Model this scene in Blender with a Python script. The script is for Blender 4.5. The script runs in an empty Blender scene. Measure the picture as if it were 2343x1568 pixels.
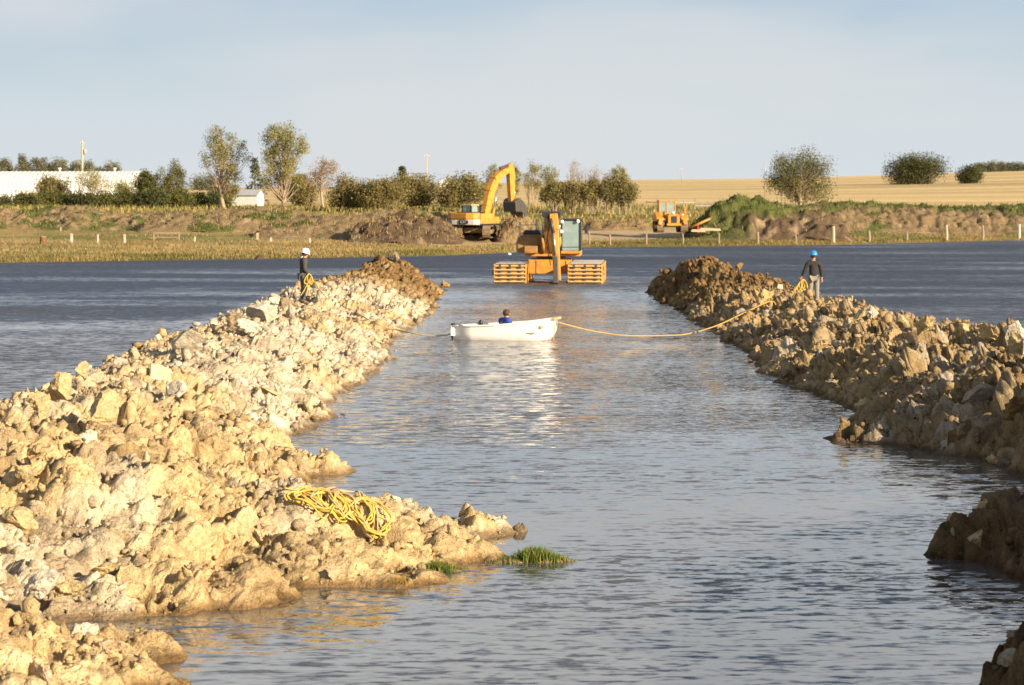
import bpy, bmesh, math, random
import numpy as np
from mathutils import Vector, Matrix

# ------------------------------------------------------------------ camera, sky, sun, exposure
F, CX, HY, H = 6000.0, 1171.0, 435.0, 4.6      # focal length / principal column / horizon row (photo px), eye height (m)
scene = bpy.context.scene
col = scene.collection
cam_d = bpy.data.cameras.new('camera')
cam = bpy.data.objects.new('camera', cam_d)
col.objects.link(cam)
cam.location = (0, 0, H)
cam.rotation_euler = (math.radians(90), 0, 0)
cam_d.sensor_width = 36.0
cam_d.lens = 36.0 * F / 2342.0
cam_d.shift_y = -(784.0 - HY) / 2342.0
cam_d.clip_start = 0.5
cam_d.clip_end = 6000
cam_d.dof.use_dof = True
cam_d.dof.focus_distance = 46.0
cam_d.dof.aperture_fstop = 4.0
scene.camera = cam

SUN_AZ, SUN_EL = math.radians(130), math.radians(19)     # azimuth from +Y towards +X
world = bpy.data.worlds.new('World')
scene.world = world
world.use_nodes = True
wn, wl = world.node_tree.nodes, world.node_tree.links
wn.clear()
wo = wn.new('ShaderNodeOutputWorld')
bg = wn.new('ShaderNodeBackground')
sky = wn.new('ShaderNodeTexSky')
sky.sky_type = 'NISHITA'
sky.sun_disc = False
sky.sun_elevation = SUN_EL
sky.sun_rotation = SUN_AZ
sky.altitude = 600
sky.air_density = 1.0
sky.dust_density = 1.0
sky.ozone_density = 2.0
bg.inputs['Strength'].default_value = 0.052
# thin high cloud veil, all round the sky
tc = wn.new('ShaderNodeTexCoord')
mp = wn.new('ShaderNodeMapping')
mp.inputs['Scale'].default_value = (3.2, 3.2, 11.0)
nz = wn.new('ShaderNodeTexNoise')
nz.inputs['Scale'].default_value = 1.5
nz.inputs['Detail'].default_value = 4
nz.inputs['Roughness'].default_value = 0.45
rp = wn.new('ShaderNodeValToRGB')
rp.color_ramp.elements[0].position = 0.44
rp.color_ramp.elements[0].color = (0, 0, 0, 1)
rp.color_ramp.elements[1].position = 0.63
rp.color_ramp.elements[1].color = (0.75, 0.75, 0.75, 1)
mx = wn.new('ShaderNodeMix')
mx.data_type = 'RGBA'
mx.inputs['B'].default_value = (6.5, 6.7, 6.9, 1)
tint = wn.new('ShaderNodeMix')
tint.data_type = 'RGBA'
tint.blend_type = 'MULTIPLY'
tint.inputs['Factor'].default_value = 1.0
tint.inputs['B'].default_value = (0.98, 0.98, 1.0, 1)
wl.new(tc.outputs['Generated'], mp.inputs['Vector'])
wl.new(mp.outputs['Vector'], nz.inputs['Vector'])
wl.new(nz.outputs['Fac'], rp.inputs['Fac'])
wl.new(sky.outputs['Color'], tint.inputs['A'])
# pale ground-level haze, the same in every direction
sx = wn.new('ShaderNodeSeparateXYZ')
wl.new(tc.outputs['Generated'], sx.inputs['Vector'])
hz = wn.new('ShaderNodeMapRange')
hz.interpolation_type = 'SMOOTHERSTEP'
hz.inputs['From Min'].default_value = 0.16
hz.inputs['From Max'].default_value = 0.42
hz.inputs['To Min'].default_value = 1.0
hz.inputs['To Max'].default_value = 0.0
wl.new(sx.outputs['Z'], hz.inputs['Value'])
hm = wn.new('ShaderNodeMix')
hm.data_type = 'RGBA'
hr = wn.new('ShaderNodeValToRGB')
hzc = [(0.0, (0.64, 0.68, 0.71)), (0.03, (0.60, 0.66, 0.70)), (0.05, (0.50, 0.60, 0.66)), (0.075, (0.42, 0.535, 0.65)), (0.15, (0.80, 0.82, 0.83)), (0.30, (0.87, 0.875, 0.88))]
while len(hr.color_ramp.elements) < len(hzc):
    hr.color_ramp.elements.new(0.5)
for e_, (p_, c_) in zip(hr.color_ramp.elements, hzc):
    e_.position = p_
    e_.color = (*c_, 1)
hs_ = wn.new('ShaderNodeVectorMath')
hs_.operation = 'SCALE'
hs_.inputs['Scale'].default_value = 9.9
wl.new(sx.outputs['Z'], hr.inputs['Fac'])
wl.new(hr.outputs['Color'], hs_.inputs[0])
wl.new(hs_.outputs['Vector'], hm.inputs['B'])
wl.new(hz.outputs['Result'], hm.inputs['Factor'])
wl.new(tint.outputs['Result'], hm.inputs['A'])
wl.new(hm.outputs['Result'], mx.inputs['A'])
wl.new(rp.outputs['Color'], mx.inputs['Factor'])
wl.new(mx.outputs['Result'], bg.inputs['Color'])
wl.new(bg.outputs['Background'], wo.inputs['Surface'])

sun_d = bpy.data.lights.new('sun', 'SUN')
sun = bpy.data.objects.new('sun', sun_d)
col.objects.link(sun)
sun_d.energy = 5.0
sun_d.angle = math.radians(0.6)
sun_d.color = (1.0, 0.83, 0.60)
to_sun = Vector((math.sin(SUN_AZ) * math.cos(SUN_EL), math.cos(SUN_AZ) * math.cos(SUN_EL), math.sin(SUN_EL)))
sun.rotation_euler = to_sun.to_track_quat('Z', 'Y').to_euler()
sun.location = (40, -40, 60)

scene.view_settings.view_transform = 'Standard'
scene.view_settings.look = 'None'
scene.view_settings.exposure = 1.07
scene.view_settings.gamma = 1.0
scene.view_settings.use_curve_mapping = False
try:
    scene.cycles.max_bounces = 6
    scene.cycles.transparent_max_bounces = 6
except Exception:
    pass

rng = random.Random(7)
nrng = np.random.default_rng(7)


def at(px, py, D):
    return Vector(((px - CX) * D / F, D, H - (py - HY) * D / F))


# ------------------------------------------------------------------ noise (numpy)
def _hash(ix, iy, seed):
    h = (ix.astype(np.int64) * 374761393 + iy.astype(np.int64) * 668265263 + seed * 974634777) & 0xFFFFFFFF
    h = ((h ^ (h >> 13)) * 1274126177) & 0xFFFFFFFF
    h = ((h ^ (h >> 16)) * 2246822519) & 0xFFFFFFFF
    return (h ^ (h >> 15)) & 0xFFFFFFFF


def _r(ix, iy, seed):
    return _hash(ix, iy, seed) / 4294967295.0


def perlin(x, y, seed=0):
    x = np.asarray(x, float); y = np.asarray(y, float)
    ix, iy = np.floor(x), np.floor(y)
    fx, fy = x - ix, y - iy
    u = fx * fx * fx * (fx * (fx * 6 - 15) + 10)
    v = fy * fy * fy * (fy * (fy * 6 - 15) + 10)

    def g(a, b):
        t = _r(ix + a, iy + b, seed) * 2 * np.pi
        return np.cos(t) * (fx - a) + np.sin(t) * (fy - b)
    n0 = g(0, 0) + u * (g(1, 0) - g(0, 0))
    n1 = g(0, 1) + u * (g(1, 1) - g(0, 1))
    return (n0 + v * (n1 - n0)) * 1.4


def fbm(x, y, oct=4, seed=0, gain=0.5):
    s, a = 0, 1.0
    for o in range(oct):
        s = s + a * perlin(x * 2 ** o + o * 17.3, y * 2 ** o - o * 9.1, seed + o)
        a *= gain
    return s


def worley(x, y, seed=0):
    ix, iy = np.floor(x), np.floor(y)
    f1 = np.full(x.shape, 9.0); f2 = np.full(x.shape, 9.0)
    rc = np.zeros(x.shape); dxn = np.zeros(x.shape); dyn = np.zeros(x.shape); ra = np.zeros(x.shape)
    for a in (-1, 0, 1):
        for b in (-1, 0, 1):
            cx, cy = ix + a, iy + b
            h = _hash(cx, cy, seed)
            px = cx + (h & 0x3FF) / 1023.0
            py = cy + ((h >> 10) & 0x3FF) / 1023.0
            dx, dy = x - px, y - py
            d = np.sqrt(dx * dx + dy * dy)
            near = d < f1
            f2 = np.where(near, f1, np.minimum(f2, d))
            rc = np.where(near, ((h >> 20) & 0x3FF) / 1023.0, rc)
            ra = np.where(near, ((h >> 5) & 0x3FF) / 1023.0, ra)
            dxn = np.where(near, dx, dxn); dyn = np.where(near, dy, dyn)
            f1 = np.where(near, d, f1)
    return f1, f2, rc, ra, dxn, dyn


def rubble(X, Y, c, seed, tilt=0.9):
    """0..~1.3 broken lumps of cell size c"""
    wx = X / c + 0.30 * perlin(X / c * 1.1, Y / c * 1.1, seed + 50)
    wy = Y / c + 0.30 * perlin(X / c * 1.1 + 40, Y / c * 1.1, seed + 51)
    f1, f2, rc, ra, dx, dy = worley(wx, wy, seed)
    dome = np.clip(1 - (f1 / 0.85) ** 2, 0, 1)
    edge = np.clip((f2 - f1) * 3.2, 0, 1)
    ang = ra * 2 * np.pi
    tl = (dx * np.cos(ang) + dy * np.sin(ang)) * tilt
    return (0.62 * rc + 0.22 * dome + 0.2 + tl) * edge ** 0.4, rc


def smooth(a, b, x):
    t = np.clip((x - a) / (b - a), 0, 1)
    return t * t * (3 - 2 * t)


# ------------------------------------------------------------------ object helpers
def tag(o, label=None, cat=None, group=None, kind=None):
    if label: o['label'] = label
    if cat: o['category'] = cat
    if group: o['group'] = group
    if kind: o['kind'] = kind
    return o


def empty(name, loc, rz=0.0):
    o = bpy.data.objects.new(name, None)
    col.objects.link(o)
    o.location = loc
    o.rotation_euler = (0, 0, rz)
    o.empty_display_size = 0.3
    return o


def link_mesh(name, me, mat, parent=None, smooth_sh=False):
    o = bpy.data.objects.new(name, me)
    col.objects.link(o)
    if mat is not None and len(me.materials) == 0:
        me.materials.append(mat)
    if parent is not None:
        o.parent = parent
    if smooth_sh:
        me.polygons.foreach_set('use_smooth', [True] * len(me.polygons))
    return o


def grid_mesh(name, X, Y, Z, colors=None, smooth_sh=True):
    """X,Y,Z (rows, cols) arrays -> mesh"""
    r, c = X.shape
    me = bpy.data.meshes.new(name)
    n = r * c
    me.vertices.add(n)
    co = np.stack([X, Y, Z], -1).reshape(-1, 3).astype(np.float32)
    me.vertices.foreach_set('co', co.ravel())
    i = np.arange(n).reshape(r, c)
    q = np.stack([i[:-1, :-1], i[:-1, 1:], i[1:, 1:], i[1:, :-1]], -1).reshape(-1, 4)
    nf = len(q)
    me.loops.add(nf * 4)
    me.loops.foreach_set('vertex_index', q.ravel().astype(np.int32))
    me.polygons.add(nf)
    me.polygons.foreach_set('loop_start', np.arange(0, nf * 4, 4, dtype=np.int32))
    me.polygons.foreach_set('use_smooth', np.full(nf, smooth_sh, bool))
    if colors is not None:
        set_col(me, colors.reshape(-1, 3))
    me.update(calc_edges=True)
    return me


def set_col(me, rgb, name='Col'):
    a = me.color_attributes.new(name, 'FLOAT_COLOR', 'POINT')
    rgba = np.ones((len(rgb), 4), np.float32)
    rgba[:, :3] = rgb
    a.data.foreach_set('color', rgba.ravel())


def tri_mesh(name, V, T, colors=None):
    """V (n,3), T (m,3 or 4)"""
    me = bpy.data.meshes.new(name)
    V = np.asarray(V, np.float32); T = np.asarray(T, np.int32)
    k = T.shape[1]
    me.vertices.add(len(V)); me.vertices.foreach_set('co', V.ravel())
    me.loops.add(len(T) * k); me.loops.foreach_set('vertex_index', T.ravel())
    me.polygons.add(len(T)); me.polygons.foreach_set('loop_start', np.arange(0, len(T) * k, k, dtype=np.int32))
    if colors is not None:
        set_col(me, np.asarray(colors))
    me.update(calc_edges=True)
    return me


class MB:
    """collects boxes, beams, tubes, prisms; build() links them as ONE mesh object"""

    def __init__(s):
        s.v, s.f = [], []

    def add(s, vs, fs):
        b = len(s.v)
        s.v += [tuple(v) for v in vs]
        s.f += [tuple(b + i for i in f) for f in fs]
        return s

    def box(s, x0, x1, y0, y1, z0, z1, M=None):
        vs = [Vector((x, y, z)) for z in (z0, z1) for y in (y0, y1) for x in (x0, x1)]
        if M is not None:
            vs = [M @ v for v in vs]
        return s.add(vs, [(0, 2, 3, 1), (4, 5, 7, 6), (0, 1, 5, 4), (2, 6, 7, 3), (0, 4, 6, 2), (1, 3, 7, 5)])

    def beam(s, p0, p1, w0, h0, w1=None, h1=None, up=(0, 0, 1)):
        """rectangular bar; w across, h along 'up'"""
        p0, p1 = Vector(p0), Vector(p1)
        w1 = w0 if w1 is None else w1
        h1 = h0 if h1 is None else h1
        d = (p1 - p0).normalized()
        u = Vector(up)
        if abs(d.dot(u)) > 0.98:
            u = Vector((0, 1, 0))
        x = d.cross(u).normalized(); u = x.cross(d).normalized()
        vs = []
        for p, w, h in ((p0, w0, h0), (p1, w1, h1)):
            for a, b in ((-1, -1), (1, -1), (1, 1), (-1, 1)):
                vs.append(p + x * (a * w / 2) + u * (b * h / 2))
        return s.add(vs, [(0, 1, 2, 3), (7, 6, 5, 4), (0, 4, 5, 1), (1, 5, 6, 2), (2, 6, 7, 3), (3, 7, 4, 0)])

    def tube(s, pts, rad, n=8, cap=True):
        pts = [Vector(p) for p in pts]
        if not hasattr(rad, '__len__'):
            rad = [rad] * len(pts)
        rings, prev = [], None
        for i, p in enumerate(pts):
            t = (pts[min(i + 1, len(pts) - 1)] - pts[max(i - 1, 0)])
            t = t.normalized() if t.length > 1e-9 else Vector((0, 0, 1))
            if prev is None:
                a = Vector((0, 0, 1)) if abs(t.z) < 0.9 else Vector((1, 0, 0))
                x = t.cross(a).normalized()
            else:
                x = (prev - t * prev.dot(t))
                x = x.normalized() if x.length > 1e-6 else t.orthogonal().normalized()
            prev = x
            y = t.cross(x)
            rings.append([p + (x * math.cos(2 * math.pi * k / n) + y * math.sin(2 * math.pi * k / n)) * rad[i] for k in range(n)])
        vs = [v for r in rings for v in r]
        fs = []
        for i in range(len(rings) - 1):
            for k in range(n):
                a, b = i * n + k, i * n + (k + 1) % n
                fs.append((a, b, b + n, a + n))
        if cap:
            fs.append(tuple(range(n - 1, -1, -1)))
            m = (len(rings) - 1) * n
            fs.append(tuple(range(m, m + n)))
        return s.add(vs, fs)

    def prism(s, prof, a0, a1, axis='x'):
        """closed profile (list of 2D), extruded along axis from a0 to a1. axis x: prof=(y,z); y: prof=(x,z); z: prof=(x,y)"""
        def mk(p, a):
            return {'x': (a, p[0], p[1]), 'y': (p[0], a, p[1]), 'z': (p[0], p[1], a)}[axis]
        n = len(prof)
        vs = [mk(p, a0) for p in prof] + [mk(p, a1) for p in prof]
        fs = [tuple(range(n - 1, -1, -1)), tuple(range(n, 2 * n))]
        fs += [(i, (i + 1) % n, (i + 1) % n + n, i + n) for i in range(n)]
        return s.add(vs, fs)

    def lathe(s, prof, c=(0, 0, 0), n=16, axis='z'):
        vs, fs = [], []
        for r, h in prof:
            for k in range(n):
                t = 2 * math.pi * k / n
                a, b = r * math.cos(t), r * math.sin(t)
                v = {'z': (a, b, h), 'x': (h, a, b), 'y': (a, h, b)}[axis]
                vs.append((v[0] + c[0], v[1] + c[1], v[2] + c[2]))
        for i in range(len(prof) - 1):
            for k in range(n):
                a, b = i * n + k, i * n + (k + 1) % n
                fs.append((a, b, b + n, a + n))
        fs.append(tuple(range(n - 1, -1, -1)))
        m = (len(prof) - 1) * n
        fs.append(tuple(range(m, m + n)))
        return s.add(vs, fs)

    def build(s, name, mat, parent=None, bevel=0.0, smooth_sh=False):
        me = bpy.data.meshes.new(name)
        me.from_pydata([tuple(float(c) for c in q) for q in s.v], [], [tuple(int(i) for i in q) for q in s.f])
        bm = bmesh.new(); bm.from_mesh(me)
        bmesh.ops.recalc_face_normals(bm, faces=bm.faces)
        bm.to_mesh(me); bm.free()
        o = link_mesh(name, me, mat, parent, smooth_sh)
        if bevel > 0:
            m = o.modifiers.new('bevel', 'BEVEL')
            m.width = bevel; m.segments = 2; m.limit_method = 'ANGLE'; m.angle_limit = math.radians(35)
        return o


# ------------------------------------------------------------------ materials
def new_mat(name):
    m = bpy.data.materials.new(name)
    m.use_nodes = True
    nt = m.node_tree
    return m, nt.nodes, nt.links, nt.nodes['Principled BSDF']


def N(nodes, typ, **kw):
    n = nodes.new(typ)
    for k, v in kw.items():
        if k in n.inputs:
            n.inputs[k].default_value = v
        else:
            setattr(n, k, v)
    return n


def mixc(nodes, links, fac, a, b, blend='MIX'):
    m = nodes.new('ShaderNodeMix'); m.data_type = 'RGBA'; m.blend_type = blend
    for key, v in (('Factor', fac), ('A', a), ('B', b)):
        if isinstance(v, bpy.types.NodeSocket):
            links.new(v, m.inputs[key])
        else:
            m.inputs[key].default_value = v if not isinstance(v, (tuple, list)) else (*v, 1)[:4]
    return m.outputs['Result']


def paint(name, c, rough=0.5, dirt=(0.16, 0.10, 0.05), amount=0.35, scale=3.0, metal=0.0, bump=0.0):
    """paint / cloth / metal with uneven soiling"""
    m, n, l, b = new_mat(name)
    t = N(n, 'ShaderNodeTexCoord')
    z = N(n, 'ShaderNodeTexNoise', Scale=scale, Detail=6.0, Roughness=0.65)
    l.new(t.outputs['Object'], z.inputs['Vector'])
    r = N(n, 'ShaderNodeMapRange'); r.inputs['From Min'].default_value = 0.45; r.inputs['From Max'].default_value = 0.75
    r.inputs['To Max'].default_value = amount
    l.new(z.outputs['Fac'], r.inputs['Value'])
    l.new(mixc(n, l, r.outputs['Result'], c, dirt), b.inputs['Base Color'])
    b.inputs['Roughness'].default_value = rough
    b.inputs['Metallic'].default_value = metal
    if bump:
        bp = N(n, 'ShaderNodeBump', Strength=1.0, Distance=bump)
        l.new(z.outputs['Fac'], bp.inputs['Height']); l.new(bp.outputs['Normal'], b.inputs['Normal'])
    return m


def soil_mat(name, bump_scale=9.0, bump=0.02, fine=45.0, rough=0.95, attr=True, base=(0.4, 0.3, 0.2), var=0.35):
    m, n, l, b = new_mat(name)
    t = N(n, 'ShaderNodeNewGeometry')
    z = N(n, 'ShaderNodeTexNoise', Scale=bump_scale, Detail=5.0, Roughness=0.75)
    z2 = N(n, 'ShaderNodeTexNoise', Scale=fine, Detail=3.0, Roughness=0.7)
    v = N(n, 'ShaderNodeTexVoronoi', Scale=bump_scale * 1.3)
    v.feature = 'DISTANCE_TO_EDGE'
    for q in (z, z2, v):
        l.new(t.outputs['Position'], q.inputs['Vector'])
    if attr:
        a = N(n, 'ShaderNodeAttribute'); a.attribute_name = 'Col'
        basec = a.outputs['Color']
    else:
        basec = base
    r = N(n, 'ShaderNodeMapRange'); r.inputs['From Min'].default_value = 0.3; r.inputs['From Max'].default_value = 0.7
    r.inputs['To Min'].default_value = 1 - var; r.inputs['To Max'].default_value = 1 + var * 0.6
    l.new(z.outputs['Fac'], r.inputs['Value'])
    c1 = mixc(n, l, 1.0, basec, r.outputs['Result'], 'MULTIPLY')
    r2 = N(n, 'ShaderNodeMapRange'); r2.inputs['From Min'].default_value = 0.3; r2.inputs['From Max'].default_value = 0.7
    r2.inputs['To Min'].default_value = 0.86; r2.inputs['To Max'].default_value = 1.12
    l.new(z2.outputs['Fac'], r2.inputs['Value'])
    l.new(mixc(n, l, 1.0, c1, r2.outputs['Result'], 'MULTIPLY'), b.inputs['Base Color'])
    b.inputs['Roughness'].default_value = rough
    b.inputs['Specular IOR Level'].default_value = 0.15
    ma = N(n, 'ShaderNodeMath'); ma.operation = 'MULTIPLY_ADD'; ma.inputs[1].default_value = 0.4
    l.new(v.outputs['Distance'], ma.inputs[0]); l.new(z.outputs['Fac'], ma.inputs[2])
    bp = N(n, 'ShaderNodeBump', Strength=1.0, Distance=bump)
    l.new(ma.outputs['Value'], bp.inputs['Height'])
    bp2 = N(n, 'ShaderNodeBump', Strength=1.0, Distance=bump * 0.7)
    l.new(z2.outputs['Fac'], bp2.inputs['Height']); l.new(bp.outputs['Normal'], bp2.inputs['Normal'])
    l.new(bp2.outputs['Normal'], b.inputs['Normal'])
    return m


def leaf_mat(name, trans=0.25):
    m, n, l, b = new_mat(name)
    a = N(n, 'ShaderNodeAttribute'); a.attribute_name = 'Col'
    l.new(a.outputs['Color'], b.inputs['Base Color'])
    b.inputs['Roughness'].default_value = 0.75
    b.inputs['Specular IOR Level'].default_value = 0.2
    tr = N(n, 'ShaderNodeBsdfTranslucent')
    l.new(a.outputs['Color'], tr.inputs['Color'])
    ms = N(n, 'ShaderNodeMixShader'); ms.inputs[0].default_value = trans
    out = n['Material Output']
    l.new(b.outputs['BSDF'], ms.inputs[1]); l.new(tr.outputs['BSDF'], ms.inputs[2]); l.new(ms.outputs[0], out.inputs['Surface'])
    return m


MAT = {}
MAT['clay'] = soil_mat('clay', 7.0, 0.06, 34.0, var=0.45)
MAT['clod'] = soil_mat('clod_clay', 7.0, 0.045, 38.0)
MAT['soil'] = soil_mat('field_soil', 2.2, 0.10, 9.0)
MAT['ground'] = soil_mat('ground', 0.8, 0.05, 6.0, var=0.3)
MAT['leaf'] = leaf_mat('leaf', 0.3)
MAT['grass'] = leaf_mat('grass_blade', 0.25)
MAT['bark'] = paint('bark', (0.36, 0.27, 0.18), 0.9, (0.18, 0.13, 0.09), 0.6, 4.0)
MAT['yellow'] = paint('machine_yellow', (0.58, 0.26, 0.025), 0.5, (0.16, 0.10, 0.05), 0.85, 2.6)
MAT['yellow_dull'] = paint('machine_yellow_dusty', (0.50, 0.25, 0.05), 0.65, (0.15, 0.095, 0.05), 0.9, 2.6)
MAT['house'] = paint('dirty_house_paint', (0.33, 0.17, 0.045), 0.6, (0.10, 0.065, 0.035), 0.9, 2.4)
MAT['black'] = paint('machine_black', (0.018, 0.018, 0.02), 0.45, (0.08, 0.06, 0.04), 0.4, 4.0)
MAT['darksteel'] = paint('dark_steel', (0.07, 0.065, 0.06), 0.5, (0.16, 0.11, 0.06), 0.6, 5.0, 0.3)
MAT['steel'] = paint('bright_steel', (0.55, 0.55, 0.55), 0.3, (0.3, 0.25, 0.2), 0.3, 6.0, 0.8)
MAT['greysteel'] = paint('grey_deck_steel', (0.40, 0.39, 0.37), 0.6, (0.22, 0.18, 0.13), 0.6, 4.0)
MAT['cream'] = paint('cleat_cream', (0.50, 0.38, 0.20), 0.6, (0.22, 0.15, 0.08), 0.7, 5.0)
MAT['mud'] = soil_mat('caked_mud', 6.0, 0.04, 30.0, attr=False, base=(0.27, 0.19, 0.11))
MAT['glass'] = paint('cab_glass', (0.20, 0.28, 0.27), 0.08, (0.34, 0.40, 0.38), 0.7, 1.6)
MAT['lamp'] = paint('lamp_lens', (0.9, 0.88, 0.82), 0.2, (0.7, 0.65, 0.55), 0.3, 8.0)
MAT['white'] = paint('boat_white', (0.90, 0.88, 0.84), 0.4, (0.62, 0.45, 0.22), 0.30, 2.0)
MAT['whitewall'] = paint('white_siding', (0.66, 0.65, 0.62), 0.6, (0.45, 0.42, 0.36), 0.4, 0.8)
MAT['roofgrey'] = paint('grey_roof', (0.36, 0.37, 0.39), 0.6, (0.22, 0.22, 0.22), 0.4, 1.5)
MAT['wood'] = paint('weathered_wood', (0.30, 0.22, 0.15), 0.9, (0.14, 0.10, 0.07), 0.6, 4.0)
MAT['palewood'] = paint('pale_wood', (0.42, 0.34, 0.22), 0.85, (0.45, 0.34, 0.22), 0.5, 4.0)
MAT['stake'] = paint('white_stake', (0.48, 0.44, 0.37), 0.7, (0.35, 0.28, 0.2), 0.5, 5.0)
MAT['rope'] = paint('yellow_rope', (0.58, 0.40, 0.07), 0.7, (0.42, 0.30, 0.12), 0.5, 9.0)
MAT['ropetan'] = paint('tan_rope', (0.46, 0.29, 0.08), 0.7, (0.4, 0.26, 0.1), 0.5, 7.0)
MAT['rust'] = paint('rusty_iron', (0.20, 0.08, 0.04), 0.85, (0.10, 0.06, 0.04), 0.6, 6.0)
MAT['red'] = paint('red_paint', (0.6, 0.03, 0.03), 0.5, (0.3, 0.05, 0.04), 0.3, 6.0)
# ------------------------------------------------------------------ water
def lerp(tab, D):
    return np.interp(D, [t[0] for t in tab], [t[1] for t in tab])


# far shoreline: photo column -> row, turned into (k = X/D, distance)
_sh = [(-1400, 606), (0, 602), (640, 592), (988, 586), (1163, 579), (1338, 567), (1903, 561), (2342, 550), (3700, 535)]
_shk = [((x - CX) / F, 27600.0 / (y - HY)) for x, y in _sh]


def shore_D(k):
    return np.interp(k, [a for a, b in _shk], [b for a, b in _shk])


def water():
    ks = np.concatenate([np.linspace(-0.62, -0.24, 12)[:-1], np.linspace(-0.24, 0.24, 160), np.linspace(0.24, 0.62, 12)[1:]])
    Ds = np.geomspace(6, 300, 380)
    K, D = np.meshgrid(ks, Ds)
    X = K * D
    # wind shelter: calmer water in the lee of the banks
    hl, hr = left_base(X, D), right_base(X, D)
    near = np.maximum(np.exp(np.minimum(hl, 0) / 0.42), np.exp(np.minimum(hr, 0) / 0.30))
    slick = np.exp(-((D - 36.5 - 0.25 * X) / 2.2) ** 2) * smooth(-3, 0, X) * (1 - 0.6 * smooth(4, 9, X))
    slick = slick + 0.75 * np.exp(-((D - 135.5) / 3.0) ** 2) + 0.45 * np.exp(-((D - 151 - 0.1 * X) / 3.0) ** 2) * (X < -9)
    sheltered = 0.08 * smooth(75, 30, D)
    calm = np.clip(0.85 * near + 0.7 * slick + sheltered, 0, 1)
    chan = ((X > -4) & (X < 7)).astype(float)
    out = np.clip(smooth(-8.5, -11, X) + smooth(11, 13.5, X), 0, 1)
    far = np.maximum(smooth(95, 150, D), 0.35 * out + 0.65 * out * smooth(60, 120, D))
    colr = np.stack([calm, far, chan], -1)
    me = grid_mesh('water', X, D, np.zeros_like(X), colr)
    m, n, l, b = new_mat('lake_water')
    geo = N(n, 'ShaderNodeNewGeometry')
    a = N(n, 'ShaderNodeAttribute'); a.attribute_name = 'Col'
    sep = N(n, 'ShaderNodeSeparateColor'); l.new(a.outputs['Color'], sep.inputs['Color'])

    def slopes(scale, mapping, seed, detail=2.0, rough=0.55, dist=0.0):
        mp_ = N(n, 'ShaderNodeMapping'); mp_.inputs['Scale'].default_value = mapping
        mp_.inputs['Location'].default_value = (seed * 13.7, seed * 7.1, seed * 3.3)
        mp_.inputs['Rotation'].default_value = (0, 0, math.radians(6 - 4 * seed))
        l.new(geo.outputs['Position'], mp_.inputs['Vector'])
        z_ = N(n, 'ShaderNodeTexNoise', Scale=scale, Detail=detail, Roughness=rough, Distortion=dist)
        l.new(mp_.outputs['Vector'], z_.inputs['Vector'])
        s_ = N(n, 'ShaderNodeVectorMath'); s_.operation = 'SUBTRACT'; s_.inputs[1].default_value = (0.5, 0.5, 0.5)
        l.new(z_.outputs['Color'], s_.inputs[0])
        return s_.outputs['Vector'], z_.outputs['Fac']

    def vmul(v, k):
        q = N(n, 'ShaderNodeVectorMath'); q.operation = 'MULTIPLY'
        l.new(v, q.inputs[0])
        if isinstance(k, bpy.types.NodeSocket):
            l.new(k, q.inputs[1])
        else:
            q.inputs[1].default_value = k
        return q.outputs['Vector']

    def vadd(u, v):
        q = N(n, 'ShaderNodeVectorMath'); q.operation = 'ADD'
        l.new(u, q.inputs[0])
        if isinstance(v, bpy.types.NodeSocket):
            l.new(v, q.inputs[1])
        else:
            q.inputs[1].default_value = v
        return q.outputs['Vector']

    s1, _ = slopes(3.8, (0.42, 1.2, 1), 1, 2.5)           # half-metre chop
    s2, _ = slopes(11.0, (0.5, 1.2, 1), 2, 1.5)              # ripples
    s3, _ = slopes(0.55, (0.5, 1.3, 1), 3, 2.0)             # longer waves
    _, g1 = slopes(0.16, (0.35, 1.0, 1), 4, 3.0, 0.6)       # gusts
    _, g2 = slopes(0.035, (0.3, 1.0, 1), 5, 3.0, 0.6)
    gr = N(n, 'ShaderNodeMapRange'); gr.inputs['From Min'].default_value = 0.36; gr.inputs['From Max'].default_value = 0.60
    gr.inputs['To Min'].default_value = 0.55; gr.inputs['To Max'].default_value = 1.3
    l.new(g1, gr.inputs['Value'])
    gr2 = N(n, 'ShaderNodeMapRange'); gr2.inputs['From Min'].default_value = 0.38; gr2.inputs['From Max'].default_value = 0.58
    gr2.inputs['To Min'].default_value = 0.55; gr2.inputs['To Max'].default_value = 1.2
    l.new(g2, gr2.inputs['Value'])
    mm = N(n, 'ShaderNodeMath'); mm.operation = 'MULTIPLY'
    l.new(gr.outputs['Result'], mm.inputs[0]); l.new(gr2.outputs['Result'], mm.inputs[1])
    inv = N(n, 'ShaderNodeMapRange'); inv.inputs['To Min'].default_value = 1.0; inv.inputs['To Max'].default_value = 0.14
    l.new(sep.outputs['Red'], inv.inputs['Value'])
    mm2 = N(n, 'ShaderNodeMath'); mm2.operation = 'MULTIPLY'
    l.new(mm.outputs['Value'], mm2.inputs[0]); l.new(inv.outputs['Result'], mm2.inputs[1])
    fr = N(n, 'ShaderNodeMapRange'); fr.inputs['To Min'].default_value = 0.9; fr.inputs['To Max'].default_value = 1.25
    l.new(sep.outputs['Green'], fr.inputs['Value'])
    mm3 = N(n, 'ShaderNodeMath'); mm3.operation = 'MULTIPLY'
    l.new(mm2.outputs['Value'], mm3.inputs[0]); l.new(fr.outputs['Result'], mm3.inputs[1])
    tot = vadd(vadd(vmul(s1, (1.5, 3.1, 0)), vmul(s2, (1.3, 2.0, 0))), vmul(s3, (0.25, 0.5, 0)))
    comb = N(n, 'ShaderNodeCombineXYZ')
    for k in 'XYZ':
        l.new(mm3.outputs['Value'], comb.inputs[k])
    tot = vmul(tot, comb.outputs['Vector'])
    # faces turned away from a low eye are hidden behind the next crest: keep the visible, windward side of the slopes
    sy = N(n, 'ShaderNodeSeparateXYZ'); l.new(tot, sy.inputs['Vector'])
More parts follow.
